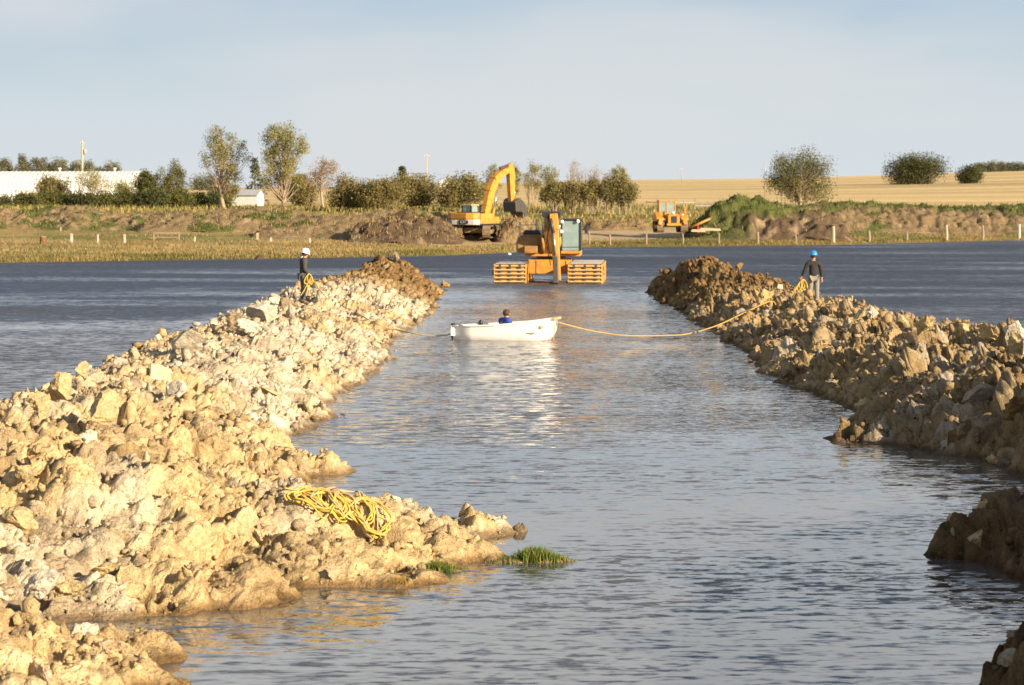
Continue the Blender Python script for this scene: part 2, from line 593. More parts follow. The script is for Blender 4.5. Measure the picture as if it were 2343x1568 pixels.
    mn = N(n, 'ShaderNodeMath'); mn.operation = 'MINIMUM'; mn.inputs[1].default_value = 0.0; l.new(sy.outputs['Y'], mn.inputs[0])
    mxx_ = N(n, 'ShaderNodeMath'); mxx_.operation = 'MAXIMUM'; mxx_.inputs[1].default_value = 0.0; l.new(sy.outputs['Y'], mxx_.inputs[0])
    ma_ = N(n, 'ShaderNodeMath'); ma_.operation = 'MULTIPLY_ADD'; ma_.inputs[1].default_value = 0.13
    l.new(mxx_.outputs['Value'], ma_.inputs[0]); l.new(mn.outputs['Value'], ma_.inputs[2])
    cy = N(n, 'ShaderNodeCombineXYZ'); l.new(sy.outputs['X'], cy.inputs['X']); l.new(ma_.outputs['Value'], cy.inputs['Y'])
    tot = cy.outputs['Vector']
    # far normals tilted towards the camera so the lake reflects higher, darker sky
    bias = N(n, 'ShaderNodeMath'); bias.operation = 'MULTIPLY'; bias.inputs[1].default_value = -0.33
    bf = N(n, 'ShaderNodeMath'); bf.operation = 'MULTIPLY'
    l.new(mm2.outputs['Value'], bf.inputs[0]); l.new(sep.outputs['Green'], bf.inputs[1]); l.new(bf.outputs['Value'], bias.inputs[0])
    bc = N(n, 'ShaderNodeCombineXYZ'); l.new(bias.outputs['Value'], bc.inputs['Y'])
    tot = vadd(vadd(tot, bc.outputs['Vector']), (0, 0, 1))
    nm = N(n, 'ShaderNodeVectorMath'); nm.operation = 'NORMALIZE'
    l.new(tot, nm.inputs[0])
    l.new(nm.outputs['Vector'], b.inputs['Normal'])
    # clay-clouded water in the dug channel, clearer water out on the lake
    l.new(mixc(n, l, sep.outputs['Green'], (0.078, 0.075, 0.072), (0.034, 0.038, 0.048)), b.inputs['Base Color'])
    b.inputs['Roughness'].default_value = 0.03
    b.inputs['IOR'].default_value = 2.3
    o = link_mesh('water', me, m)
    tag(o, kind='structure')


# ------------------------------------------------------------------ banks of the channel
LE = [(20, -4.0), (24.2, -3.45), (25.6, -3.6), (27, -5.3), (28.2, -4.6), (30, -4.0), (36, -3.6), (41, -3.4), (43, -3.1), (46, -3.9), (49, -4.3), (51.6, -3.75),
      (58, -4.05), (63, -3.6), (70, -3.4), (76, -3.7), (83, -3.7), (92, -3.3), (100, -3.0), (110, -3.2), (119, -3.3), (124, -4.6), (126, -6), (130, -9)]
LC = [(20, -8.4), (27, -8.0), (36, -7.2), (60, -7.0), (90, -6.9), (105, -6.5), (116, -5.5), (122, -5.9), (130, -8)]
LH = [(20, 0.9), (24, 0.95), (27, 0.9), (30, 1.0), (34, 1.05), (43, 1.15), (50, 1.15), (62, 1.0), (75, 0.85), (85, 0.66), (95, 0.78), (104, 1.0), (112, 1.2), (115, 1.55), (118, 1.3), (121, 0.6), (125, -0.3), (130, -0.6)]
RE = [(16, 4.4), (22, 4.3), (24, 4.7), (25.5, 5.2), (28, 6.4), (31, 6.0), (32.5, 5.7), (34.5, 6.2), (36, 7.4), (40, 8.5), (43, 8.2), (45.2, 7.7), (47.3, 7.0), (48.3, 6.15), (50, 6.5), (53.6, 7.0),
      (58, 7.0), (62, 6.6), (66, 6.45), (72, 6.7), (78, 6.7), (89, 6.45), (100, 6.35), (110, 6.25), (119, 6.2), (124, 6.9), (127, 9), (131, 11)]
RC = [(16, 9.2), (30, 9.4), (38, 10.9), (56, 10.9), (68, 10.3), (90, 9.6), (97, 9.4), (112, 8.3), (120, 8.4), (131, 10)]
RH = [(16, 3.3), (24, 3.1), (30, 2.5), (34, 1.7), (40, 1.42), (48, 1.3), (58, 1.15), (68, 1.0), (82, 0.80), (90, 0.66), (100, 0.9), (110, 1.28), (116, 1.4), (120, 1.0), (124, 0.1), (131, -0.6)]


def bank(X, D, E, Cc, Hc, sgn, seed):
    """sgn -1: bank lies to the left of its channel edge"""
    e = lerp(E, D) + 0.34 * perlin(D * 0.55, X * 0 + seed, seed) + 0.16 * perlin(D * 1.7, X * 0.2 + seed, seed + 1)
    c = lerp(Cc, D); hc = lerp(Hc, D)
    t = (X - e) / (c - e)                       # 0 at channel edge, 1 crest
    up = np.where(t < 1, np.clip(t, -2, 1), np.clip(1 - (t - 1) * 1.05, -2, 1))
    sh = np.where(up > 0, 1 - (1 - np.clip(up, 0, 1)) ** 1.45, up * 1.2)
    flat = 1 - 0.05 * np.clip((np.abs(t - 1) < 0.25) * (0.25 - np.abs(t - 1)) / 0.25, 0, 1)
    return np.where(sh > 0, sh * np.maximum(hc, 0) * flat + np.minimum(hc, 0), np.maximum(sh * 1.0, -0.7) + np.minimum(hc, 0))


def capsule(X, D, p, q, r0, r1, h0, h1, pw=1.4):
    ax, ay = p; bx, by = q
    dx, dy = bx - ax, by - ay
    L2 = dx * dx + dy * dy
    t = np.clip(((X - ax) * dx + (D - ay) * dy) / L2, 0, 1)
    d = np.hypot(X - ax - t * dx, D - ay - t * dy)
    r = r0 + t * (r1 - r0); h = h0 + t * (h1 - h0)
    u = d / r
    return np.where(u < 1, h * (1 - u ** pw), (1 - u) * r * 0.5)


def left_base(X, D):
    h = bank(X, D, LE, LC, LH, -1, 3)
    wob = 0.18 * perlin(X * 0.9, D * 0.9, 33)
    Xw, Dw = X + wob, D + wob
    h = np.maximum(h, capsule(Xw, Dw, (-5.2, 32.2), (-2.7, 33.3), 3.0, 2.4, 1.15, 0.72))     # spur carrying the rope
    h = np.maximum(h, capsule(Xw, Dw, (-2.6, 31.6), (-1.25, 30.9), 1.5, 0.55, 0.45, 0.13))
    h = np.maximum(h, capsule(Xw, Dw, (-2.2, 34.4), (-0.15, 35.3), 1.3, 0.40, 0.42, 0.17))
    h = np.maximum(h, capsule(Xw, Dw, (-1.9, 33.2), (-0.62, 32.7), 1.2, 0.45, 0.36, 0.17))
    h = np.maximum(h, capsule(Xw, Dw, (-4.4, 28.9), (-3.0, 29.6), 0.9, 0.7, 0.35, 0.35))
    h = np.maximum(h, capsule(Xw, Dw, (-6.5, 24.0), (-4.6, 24.8), 2.4, 1.35, 1.0, 0.5))      # near corner
    h = np.maximum(h, capsule(Xw, Dw, (-4.4, 25.6), (-3.75, 25.9), 0.7, 0.45, 0.25, 0.14))
    h = np.maximum(h, capsule(Xw, Dw, (-4.4, 24.3), (-3.6, 24.3), 0.7, 0.5, 0.35, 0.12))
    h = np.maximum(h, capsule(Xw, Dw, (-4.3, 42.5), (-3.3, 42.9), 1.3, 0.6, 0.5, 0.2))
    return h


def right_base(X, D):
    h = bank(X, D, RE, RC, RH, 1, 5)
    wob = 0.15 * perlin(X * 0.9, D * 0.9, 77)
    Xw, Dw = X + wob, D + wob
    h = np.maximum(h, capsule(Xw, Dw, (7.4, 33.6), (6.2, 33.0), 1.4, 0.7, 0.85, 0.46, 2.2))
    h = np.maximum(h, capsule(Xw, Dw, (5.7, 32.9), (5.45, 32.85), 0.45, 0.3, 0.34, 0.2, 2.5))
    h = np.maximum(h, capsule(Xw, Dw, (7.0, 23.6), (4.85, 23.7), 1.5, 0.65, 0.95, 0.55, 2.4))
    h = np.maximum(h, capsule(Xw, Dw, (8.0, 48.3), (6.4, 48.2), 1.2, 0.5, 0.7, 0.22, 1.8))
    return h


def crag(x, y, seed, oct=4):
    s, a = 0, 1.0
    for o in range(oct):
        s = s + a * (1 - 2.2 * np.abs(perlin(x * 2.1 ** o + o * 3.7, y * 2.1 ** o + o * 8.2, seed + o)))
        a *= 0.52
    return s


def rub_total(X, D, base, seed, k=1.0):
    m = smooth(-0.18, 0.30, base)
    a1, r1 = rubble(X, D, 1.25, seed)
    a2, r2 = rubble(X, D, 0.55, seed + 1)
    a3, r3 = rubble(X, D, 0.24, seed + 2)
    a4, r4 = rubble(X, D, 0.105, seed + 3)
    zone = 0.65 + 0.55 * smooth(-0.25, 0.4, perlin(X * 0.35, D * 0.35, seed + 9))
    h = k * zone * m * (0.30 * (a1 - 0.5) + 0.16 * (a2 - 0.45) + 0.080 * (a3 - 0.45)) + m * zone * 0.040 * (a4 - 0.45)
    pf, _, pr, pa, _, _ = worley(X / 0.62 + 0.2 * perlin(X * 3, D * 3, seed + 70), D / 0.62, seed + 60)
    h = h - 0.34 * m * (pr > 0.72) * smooth(0.36, 0.16, pf + 0.08 * perlin(X * 9, D * 9, seed + 71))
    h = h + 0.10 * m * fbm(X * 0.8, D * 0.8, 3, seed + 20) + m * zone * 0.030 * crag(X * 1.7, D * 1.7, seed + 30, 6)
    return h, (r1, r2, r3)


def left_h(X, D):
    b = left_base(X, D)
    return b + rub_total(X, D, b, 100, 0.85)[0]


def right_h(X, D):
    b = right_base(X, D)
    return b + rub_total(X, D, b, 300, 1.45)[0]


def clay_colour(X, D, Z, rs, side):
    r1, r2, r3 = rs
    tan = np.array([0.66, 0.48, 0.245]); pale = np.array([0.76, 0.675, 0.53]); brown = np.array([0.26, 0.155, 0.06]); grey = np.array([0.45, 0.315, 0.175])
    n1 = fbm(X * 0.30, D * 0.22, 3, 900 + side)
    n2 = fbm(X * 0.9, D * 0.9, 3, 930 + side)
    c = np.broadcast_to(tan, X.shape + (3,)).copy()

    def mix(col_, f):
        f = np.clip(f, 0, 1)[..., None]
        return c * (1 - f) + col_ * f
    if side == 0:
        wp = (0.75 * smooth(38, 54, D) * smooth(-0.5, 0.3, n1 + 0.1) + 0.55 * (1 - smooth(38, 54, D)) * smooth(0.0, 0.5, n1 + 0.4 * n2)) * (1 - smooth(98, 106, D))
        c = mix(pale, wp + 0.25 * (r2 - 0.5) + 0.18 * n2)
        c = mix(brown, smooth(99, 109, D + 3.0 * n1) * 0.95)
        c = mix(np.array([0.30, 0.19, 0.085]), smooth(0.0, 0.55, n2 + 0.5 * (r1 - 0.5)) * 0.5)
    else:
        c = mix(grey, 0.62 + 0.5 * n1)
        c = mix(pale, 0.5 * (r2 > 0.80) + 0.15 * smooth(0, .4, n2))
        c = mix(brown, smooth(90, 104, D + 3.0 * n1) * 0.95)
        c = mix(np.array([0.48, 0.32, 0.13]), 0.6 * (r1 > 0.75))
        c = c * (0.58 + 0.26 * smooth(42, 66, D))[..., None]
        c = mix(np.array([0.17, 0.105, 0.045]), 0.85 * smooth(40, 35, D))  # shade on the nearest clods, put into the clay colour
    c = c * (0.76 + 0.28 * r2 + 0.20 * r3)[..., None]
    wet = smooth(0.14, 0.02, Z)[..., None]          # damp strip at the waterline
    c = c * (1 - wet) + c * np.array([0.42, 0.36, 0.30]) * wet
    return c


def rock_mesh(name, seed, subdiv=4, rough=0.5, planes=14):
    r = np.random.default_rng(seed)
    bm = bmesh.new()
    bmesh.ops.create_icosphere(bm, subdivisions=subdiv, radius=1.0)
    co = np.array([v.co[:] for v in bm.verts])
    for _ in range(planes):
        nrm = r.normal(size=3); nrm /= np.linalg.norm(nrm)
        d = r.uniform(0.30, 0.72)
        s = co @ nrm
        co = co - np.clip(s - d, 0, None)[:, None] * nrm
    nz1 = fbm(co[:, 0] * 1.6 + seed, co[:, 1] * 1.6 + co[:, 2] * 1.9, 4, seed)
    nz2 = fbm(co[:, 0] * 4.0 - co[:, 2] * 3.7 + seed, co[:, 1] * 4.2 + co[:, 2], 2, seed + 5)
    nz3 = (crag(co[:, 0] * 1.5 + seed, co[:, 1] * 1.5, seed + 8, 4) + crag(co[:, 1] * 1.5, co[:, 2] * 1.5 - seed, seed + 9, 4) + crag(co[:, 2] * 1.5, co[:, 0] * 1.5 + seed, seed + 10, 4)) / 2.2
    co = co * (1 + 0.16 * rough * nz1 + 0.13 * rough * nz2 + 0.13 * rough * nz3)[:, None]
    co = co / np.abs(co).max()
    for v, c in zip(bm.verts, co):
        v.co = c
    me = bpy.data.meshes.new(name)
    bm.to_mesh(me); bm.free()
    me.polygons.foreach_set('use_smooth', [False] * len(me.polygons))
    return me, co


def make_bank(name, hfun, basefun, edges, Ds, ncol, seed, side, nclod, nsmall, forced):
    lo, hi = edges
    U = np.linspace(0, 1, ncol)
    Dg = np.repeat(Ds[:, None], ncol, 1)
    Lb, Rb = lerp(lo, Ds)[:, None], lerp(hi, Ds)[:, None]
    X = Lb + (Rb - Lb) * U[None, :]
    B = basefun(X, Dg)
    dh, rs = rub_total(X, Dg, B, 100 if side == 0 else 300, 0.85 if side == 0 else 1.45)
    Z = B + dh
    # sideways jitter breaks the heightfield look
    sl = smooth(-0.1, 0.2, B)
    X2 = X + sl * 0.07 * perlin(X * 4, Dg * 4, seed + 1); D2 = Dg + sl * 0.07 * perlin(X * 4 + 9, Dg * 4, seed + 2)
    X2 = X2 + (0.32 if side == 0 else -0.32) * (dh + 0.05); D2 = D2 - 0.32 * (dh + 0.05)      # lumps push out of the slope, not straight up
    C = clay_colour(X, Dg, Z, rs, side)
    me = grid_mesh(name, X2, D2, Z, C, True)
    o = link_mesh(name, me, MAT['clay'])
    tag(o, kind='structure')
    # ---- clods: the largest are objects, the small ones one mass
    r = np.random.default_rng(seed)
    var = [rock_mesh('clod', seed + i, 4, 0.9 + 0.06 * i, 12 + i % 6) for i in range(14)]
    n = 130000
    lD = np.exp(r.uniform(np.log(Ds[0] + 0.3), np.log(Ds[-1] - 1), n))
    u = r.uniform(0, 1, n)
    Lx, Rx = lerp(lo, lD), lerp(hi, lD)
    Xs = Lx + (Rx - Lx) * u
    bs = basefun(Xs, lD)
    ok = (bs > 0.03) & (np.abs(Xs / lD) < 0.215)
    Xs, lD, bs = Xs[ok], lD[ok], bs[ok]
    hs = hfun(Xs, lD)
    ok = hs > -0.03
    Xs, lD, hs = Xs[ok], lD[ok], hs[ok]
    keep = perlin(Xs * 0.8, lD * 0.8, seed + 88) + 0.5 * perlin(Xs * 2.2, lD * 2.2, seed + 89) > r.uniform(-0.55, 0.35, len(Xs))
    Xs, lD, hs = Xs[keep], lD[keep], hs[keep]
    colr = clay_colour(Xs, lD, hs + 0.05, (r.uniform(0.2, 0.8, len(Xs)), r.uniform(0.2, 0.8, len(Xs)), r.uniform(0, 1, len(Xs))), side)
    # big ones
    cmats = {}

    def clod_mat(c):
        key = tuple(np.round(np.asarray(c) * 9) / 9)
        if key not in cmats:
            me_i = len(cmats)
            cmats[key] = soil_mat('clod_clay', 7.0, 0.05, 36.0, attr=False, base=tuple(float(q) for q in c))
        return cmats[key]
    cnt = 0

    def place(x, d, z, size, c, vi=None, rot=None, flat=0.75):
        me0 = var[r.integers(len(var)) if vi is None else vi][0]
        q = bpy.data.objects.new('clod', me0)
        col.objects.link(q)
        if len(me0.materials) == 0:
            me0.materials.append(MAT['clod'])
        q.location = (x, d, z)
        q.rotation_euler = tuple(r.uniform(0, 6.28, 3)) if rot is None else rot
        q.scale = tuple(size * r.uniform(0.7, 1.15, 3) * np.array([1, 1, flat]))
        q.material_slots[0].link = 'OBJECT'
        q.material_slots[0].material = clod_mat(c)
        q.parent = o
    for (px, py, D, w, cc, sink) in forced:
        p = at(px, py, D)
        place(p.x, D, p.z, w / 2, cc, None, (r.normal() * 0.3, r.normal() * 0.3, r.uniform(0, 6.28)), 0.8)
        cnt += 1
    i = 0
    while cnt < nclod and i < len(Xs):
        size = min(0.5, 0.11 * (1 - r.uniform()) ** (-0.6)) * (0.9 if side == 0 else 1.15)
        size = max(size, 0.0017 * lD[i])
        place(Xs[i], lD[i], hs[i] + size * r.uniform(-0.45, 0.15), size, colr[i])
        cnt += 1; i += 1
    # small ones, joined
    svar = [rock_mesh('small_clod_shape', seed + 100 + k, 1, 1.0, 7) for k in range(8)]
    Vs, Ts, Cs = [], [], []
    off = 0
    tris = []
    for me0, _ in svar:
        tris.append(np.array([p.vertices[:] for p in me0.polygons]))
    m_ = min(nsmall, len(Xs) - i)
    for j in range(i, i + m_):
        k = int(r.integers(8))
        co = svar[k][1]
        size = min(0.15, 0.032 * (1 - r.uniform()) ** (-0.55)) * (0.7 + lD[j] / 110)
        A = r.normal(size=(3, 3)); Q, _ = np.linalg.qr(A)
        Vs.append((co * size * r.uniform(0.6, 1.2, 3)) @ Q.T + np.array([Xs[j], lD[j], hs[j] + size * 0.25]))
        Ts.append(tris[k] + off); off += len(co)
        Cs.append(np.repeat(colr[j][None] * r.uniform(0.85, 1.1), len(co), 0))
    # crumbs: jittered icosahedra, all at once
    j0 = i + m_
    j1 = min(len(Xs), j0 + nsmall * 7)
    bm = bmesh.new(); bmesh.ops.create_icosphere(bm, subdivisions=1, radius=1.0)
    ico = np.array([v.co[:] for v in bm.verts]); ift = np.array([[v.index for v in f.verts] for f in bm.faces]); bm.free()
    nj = j1 - j0
    sz = np.minimum(0.065, 0.016 * (1 - r.uniform(0, 1, nj)) ** (-0.5)) * (0.8 + lD[j0:j1] / 60)
    jit = ico[None] * (1 + r.uniform(-0.5, 0.4, (nj, len(ico), 1))) * (sz[:, None] * r.uniform(0.55, 1.3, (nj, 3)))[:, None, :]
    jit = jit + np.stack([Xs[j0:j1], lD[j0:j1], hs[j0:j1] + sz * 0.2], -1)[:, None, :]
    Vs.append(jit.reshape(-1, 3))
    Ts.append((ift[None] + (off + np.arange(nj) * len(ico))[:, None, None]).reshape(-1, 3))
    Cs.append(np.repeat(colr[j0:j1] * r.uniform(0.8, 1.15, (nj, 1)), len(ico), 0))
    me = tri_mesh('small_clods', np.concatenate(Vs), np.concatenate(Ts), np.concatenate(Cs))
    s = link_mesh('small_clods', me, MAT['clay'], o)
    s['kind'] = 'stuff'
    for me0, _ in svar:
        bpy.data.meshes.remove(me0)
    return o


tanc, palec, brnc, gryc = (0.62, 0.46, 0.24), (0.66, 0.58, 0.45), (0.28, 0.17, 0.07), (0.42, 0.35, 0.25)
left_forced = [
    (140, 895, 38.5, 0.8, tanc, 0), (188, 848, 41.5, 0.4, tanc, 0), (95, 925, 37.2, 0.6, tanc, 0), (240, 945, 38.2, 0.8, tanc, 0),
    (150, 1040, 32.5, 0.75, tanc, 0), (205, 1020, 33, 0.6, palec, 0), (60, 1080, 31.5, 0.6, tanc, 0), (40, 1180, 30.2, 0.8, tanc, 0),
    (430, 780, 55.5, 0.9, palec, 0), (395, 905, 45, 0.7, palec, 0), (700, 790, 70, 0.9, (0.4, 0.3, 0.18), 0), (595, 710, 72, 0.8, palec, 0),
    (540, 735, 66, 0.7, (0.42, 0.3, 0.17), 0), (575, 745, 64, 0.8, palec, 0), (650, 690, 78, 0.7, (0.35, 0.26, 0.16), 0), (610, 900, 52, 0.8, tanc, 0), (470, 1000, 42, 0.7, palec, 0),
    (705, 1200, 33.2, 0.62, tanc, 0), (760, 1225, 32.6, 0.60, tanc, 0), (720, 1270, 31.9, 0.55, tanc, 0), (580, 1200, 32.5, 0.6, tanc, 0), (480, 1240, 31.5, 0.7, tanc, 0),
    (1015, 1262, 33.1, 0.40, (0.7, 0.62, 0.48), 0), (920, 1288, 32.2, 0.36, (0.55, 0.42, 0.26), 0), (1112, 1205, 35.3, 0.36, (0.72, 0.64, 0.52), 0), (1138, 1222, 35.1, 0.15, palec, 0),
    (835, 1275, 32.3, 0.36, (0.38, 0.28, 0.17), 0), (965, 1250, 33.3, 0.36, (0.5, 0.4, 0.27), 0), (895, 1180, 34.8, 0.5, palec, 0), (955, 1195, 35.0, 0.4, tanc, 0), (1040, 1280, 32.7, 0.25, (0.3, 0.2, 0.12), 0),
    (680, 1100, 39, 0.3, (0.75, 0.68, 0.55), 0), (90, 1330, 27.0, 0.55, palec, 0), (150, 1350, 27.3, 0.5, tanc, 0), (300, 1350, 28.8, 0.6, tanc, 0), (410, 1330, 29.3, 0.6, tanc, 0), (240, 1300, 29.0, 0.5, tanc, 0),
    (320, 1475, 26.2, 0.35, palec, 0), (345, 1490, 25.8, 0.25, tanc, 0), (300, 1540, 24.4, 0.4, tanc, 0), (200, 1460, 25.2, 0.5, palec, 0), (40, 1400, 25.0, 0.55, (0.3, 0.2, 0.11), 0), (60, 1450, 24.6, 0.5, (0.38, 0.26, 0.14), 0),
    (785, 948, 53.7, 0.16, brnc, 0), (907, 803, 75, 0.2, tanc, 0), (545, 1385, 29.0, 0.2, tanc, 0), (385, 1395, 28.7, 0.25, tanc, 0),
    (1015, 650, 121, 0.7, (0.4, 0.24, 0.09), 0), (1000, 672, 116, 0.7, (0.4, 0.24, 0.09), 0), (985, 710, 100.5, 0.6, (0.4, 0.24, 0.09), 0), (905, 590, 115, 0.9, brnc, 0)]
right_forced = [
    (2250, 1165, 33, 0.4, tanc, 0), (2310, 1140, 33.3, 0.45, tanc, 0), (2185, 1225, 32.9, 0.3, gryc, 0), (2235, 1230, 32.4, 0.35, tanc, 0), (2170, 1185, 33.1, 0.2, tanc, 0),
    (2310, 1500, 23.6, 0.4, gryc, 0), (2330, 1460, 24.0, 0.3, gryc, 0),
    (1955, 1000, 48.3, 0.32, tanc, 0), (2030, 990, 48.4, 0.8, (0.62, 0.48, 0.28), 0), (1975, 935, 54, 0.6, tanc, 0), (1905, 938, 54.5, 0.2, tanc, 0), (1715, 828, 70, 0.3, brnc, 0),
    (2150, 1000, 47.8, 0.7, gryc, 0), (2230, 1010, 46.6, 0.75, (0.6, 0.47, 0.3), 0), (2215, 1065, 43.8, 0.2, tanc, 0), (2280, 1058, 44, 0.4, tanc, 0), (2050, 930, 52.5, 0.9, (0.5, 0.37, 0.2), 0), (2120, 960, 49.5, 0.9, gryc, 0), (2260, 900, 47, 0.8, gryc, 0),
    (2110, 745, 59.5, 0.9, (0.58, 0.42, 0.19), 0), (2060, 735, 61, 0.6, tanc, 0), (2205, 750, 56.5, 0.55, tanc, 0), (2255, 770, 54, 0.75, (0.58, 0.40, 0.17), 0), (2325, 755, 50, 0.55, palec, 0), (2330, 790, 49, 0.7, tanc, 0), (2000, 715, 67, 0.55, palec, 0), (1965, 730, 68, 0.7, tanc, 0),
    (1785, 662, 90, 0.45, (0.72, 0.63, 0.46), 0), (1830, 688, 85, 0.5, palec, 0), (1895, 692, 80, 0.6, tanc, 0), (1880, 740, 73, 0.9, gryc, 0), (1815, 780, 70.5, 0.9, gryc, 0), (1700, 720, 86, 0.8, gryc, 0), (1730, 760, 80, 0.7, gryc, 0), (1790, 830, 66.5, 0.6, tanc, 0), (1840, 840, 64.5, 1.0, (0.5, 0.38, 0.2), 0),
    (1660, 745, 87, 0.5, brnc, 0), (1560, 700, 103, 0.7, brnc, 0), (1500, 655, 121.5, 0.6, brnc, 0), (1515, 625, 119, 0.8, brnc, 0), (1690, 610, 109, 0.6, brnc, 0), (2160, 850, 54, 0.8, gryc, 0), (2080, 850, 57, 0.9, gryc, 0), (2010, 870, 58.5, 0.7, tanc, 0)]

make_bank('earth_bank_left', left_h, left_base,
          ([(20, -9), (30, -8.5), (36, -10.4), (60, -10.8), (110, -10.2), (118, -9), (126, -9.5)], [(20, -3.0), (27, -3.0), (28.8, -0.8), (31, -0.2), (33, 0.5), (37, 0.5), (39, -1.5), (42, -2.4), (45, -2.6), (60, -3.0), (126, -2.3)]),
          22.5 * (125 / 22.5) ** (np.linspace(0, 1, 1050) ** 1.3), 400, 11, 0, 300, 2100, left_forced)
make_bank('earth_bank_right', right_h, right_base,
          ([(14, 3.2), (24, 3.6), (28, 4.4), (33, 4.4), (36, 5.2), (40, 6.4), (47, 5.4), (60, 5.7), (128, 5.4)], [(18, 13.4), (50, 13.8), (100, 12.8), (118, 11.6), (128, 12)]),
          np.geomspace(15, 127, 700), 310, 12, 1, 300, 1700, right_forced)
water()
# ------------------------------------------------------------------ far land
def skyline_z(k):
    """height of the stubble ridge at 1100 m"""
    px = k * F + CX
    py = np.interp(px, [-1500, 0, 430, 800, 1100, 1450, 1750, 2000, 2342, 3600], [430, 431, 431, 428, 420, 412, 409, 402, 391, 370])
    return H - (py - HY) * 1100 / F


def land_z(X, D):
    k = X / D
    d = D - shore_D(k)
    z = -0.35 + 0.62 * smooth(-2.5, 1.8, d) + 0.75 * smooth(0, 45, d) + 1.40 * smooth(45, 130, d)
    ridge = skyline_z(k)
    f = np.clip((D - 330) / 770, 0, 1)
    z = z + np.where(D > 330, (ridge - 2.42) * (f ** 1.15), 0)
    z = np.where(D > 1100, z - (D - 1100) * 0.004, z)
    z = z + 0.10 * fbm(X * 0.12, D * 0.12, 3, 61) * smooth(1, 12, d) * (1 - smooth(300, 380, D)) + 0.05 * fbm(X * 0.5, D * 0.5, 2, 64) * smooth(0, 4, d)
    return z


def land_colour(X, D):
    k = X / D
    d = D - shore_D(k)
    n1 = fbm(X * 0.05, D * 0.05, 3, 71); n2 = fbm(X * 0.3, D * 0.3, 3, 74); n3 = fbm(X * 0.09, D * 0.03, 3, 78)
    green = np.array([0.17, 0.165, 0.05]); straw = np.array([0.36, 0.26, 0.10]); dgreen = np.array([0.07, 0.10, 0.025]); stub = np.array([0.58, 0.43, 0.205]); soil = np.array([0.30, 0.21, 0.13])
    c = np.broadcast_to(straw, X.shape + (3,)).copy()

    def mix(c, q, f):
        f = np.clip(f, 0, 1)[..., None]
        return c * (1 - f) + q * f
    c = mix(c, green, smooth(-0.1, 0.5, n1 + 0.4 * n2 + 0.05))
    c = mix(c, np.array([0.33, 0.21, 0.07]), smooth(0.1, 0.5, n3) * 0.6)
    c = mix(c, green, 0.8 * smooth(60, 90, d) * smooth(-0.2, 0.3, n3))
    # bare worked ground round the machines
    bare = smooth(10, 14, d) * (1 - smooth(34, 46, d)) * smooth(0.0, 6, X + 8) * (1 - smooth(24, 30, X))
    c = mix(c, np.array([0.46, 0.34, 0.20]), bare * 0.9)
    c = mix(c, stub, smooth(325, 352, D + 8 * n1))
    c = c * (1 + 0.30 * smooth(330, 400, D)[..., None] * (fbm(X * 0.004, D * 0.03, 4, 85)[..., None]))
    c = mix(c, np.array([0.12, 0.08, 0.04]), smooth(1.2, -0.5, d))
    return c


ks = np.concatenate([np.linspace(-0.9, -0.26, 16)[:-1], np.linspace(-0.26, 0.26, 240), np.linspace(0.26, 0.9, 16)[1:]])
Ds = np.concatenate([np.geomspace(157, 340, 270), np.geomspace(342, 1300, 120), np.geomspace(1350, 5200, 10)])
K, DD = np.meshgrid(ks, Ds)
XX = K * DD
me = grid_mesh('ground', XX, DD, land_z(XX, DD), land_colour(XX, DD))
tag(link_mesh('ground', me, MAT['ground']), kind='structure')


def lz(x, y):
    return float(land_z(np.array([[x]]), np.array([[y]]))[0, 0])


# ------------------------------------------------------------------ grass of the far shore (one mass) and tussocks
def blades(n, xyfun, hrange, width, seed, colours, lean=0.35, zfun=None, sizefun=None):
    r = np.random.default_rng(seed)
    x, y = xyfun(r, n)
    z = zfun(x, y)
    hh = r.uniform(hrange[0], hrange[1], n)
    if sizefun is not None:
        hh = hh * sizefun(x, y)
    ang = r.uniform(0, 2 * np.pi, n); ln = r.normal(0, lean, n) * hh
    la = r.uniform(0, 2 * np.pi, n)
    wx, wy = np.cos(ang) * width / 2, np.sin(ang) * width / 2
    tx, ty = x + np.cos(la) * ln, y + np.sin(la) * ln
    mxx, myy = x + np.cos(la) * ln * 0.35, y + np.sin(la) * ln * 0.35
    V = np.stack([np.stack([x - wx, y - wy, z - 0.03], -1), np.stack([x + wx, y + wy, z - 0.03], -1),
                  np.stack([mxx + wx * .7, myy + wy * .7, z + hh * 0.55], -1), np.stack([mxx - wx * .7, myy - wy * .7, z + hh * 0.55], -1),
                  np.stack([tx, ty, z + hh], -1)], 1).reshape(-1, 3)
    i = np.arange(n) * 5
    T = np.concatenate([np.stack([i, i + 1, i + 2], -1), np.stack([i, i + 2, i + 3], -1), np.stack([i + 3, i + 2, i + 4], -1)])
    cc = np.asarray(colours(r, x, y, n))
    C = np.repeat(cc, 5, 0)
    return V, T, C



# ------------------------------------------------------------------ soil mounds on the far shore
MOUND_COL = {'soil': (0.25, 0.175, 0.09), 'dark': (0.12, 0.08, 0.048), 'grass': (0.10, 0.115, 0.032), 'dgrass': (0.045, 0.075, 0.02)}


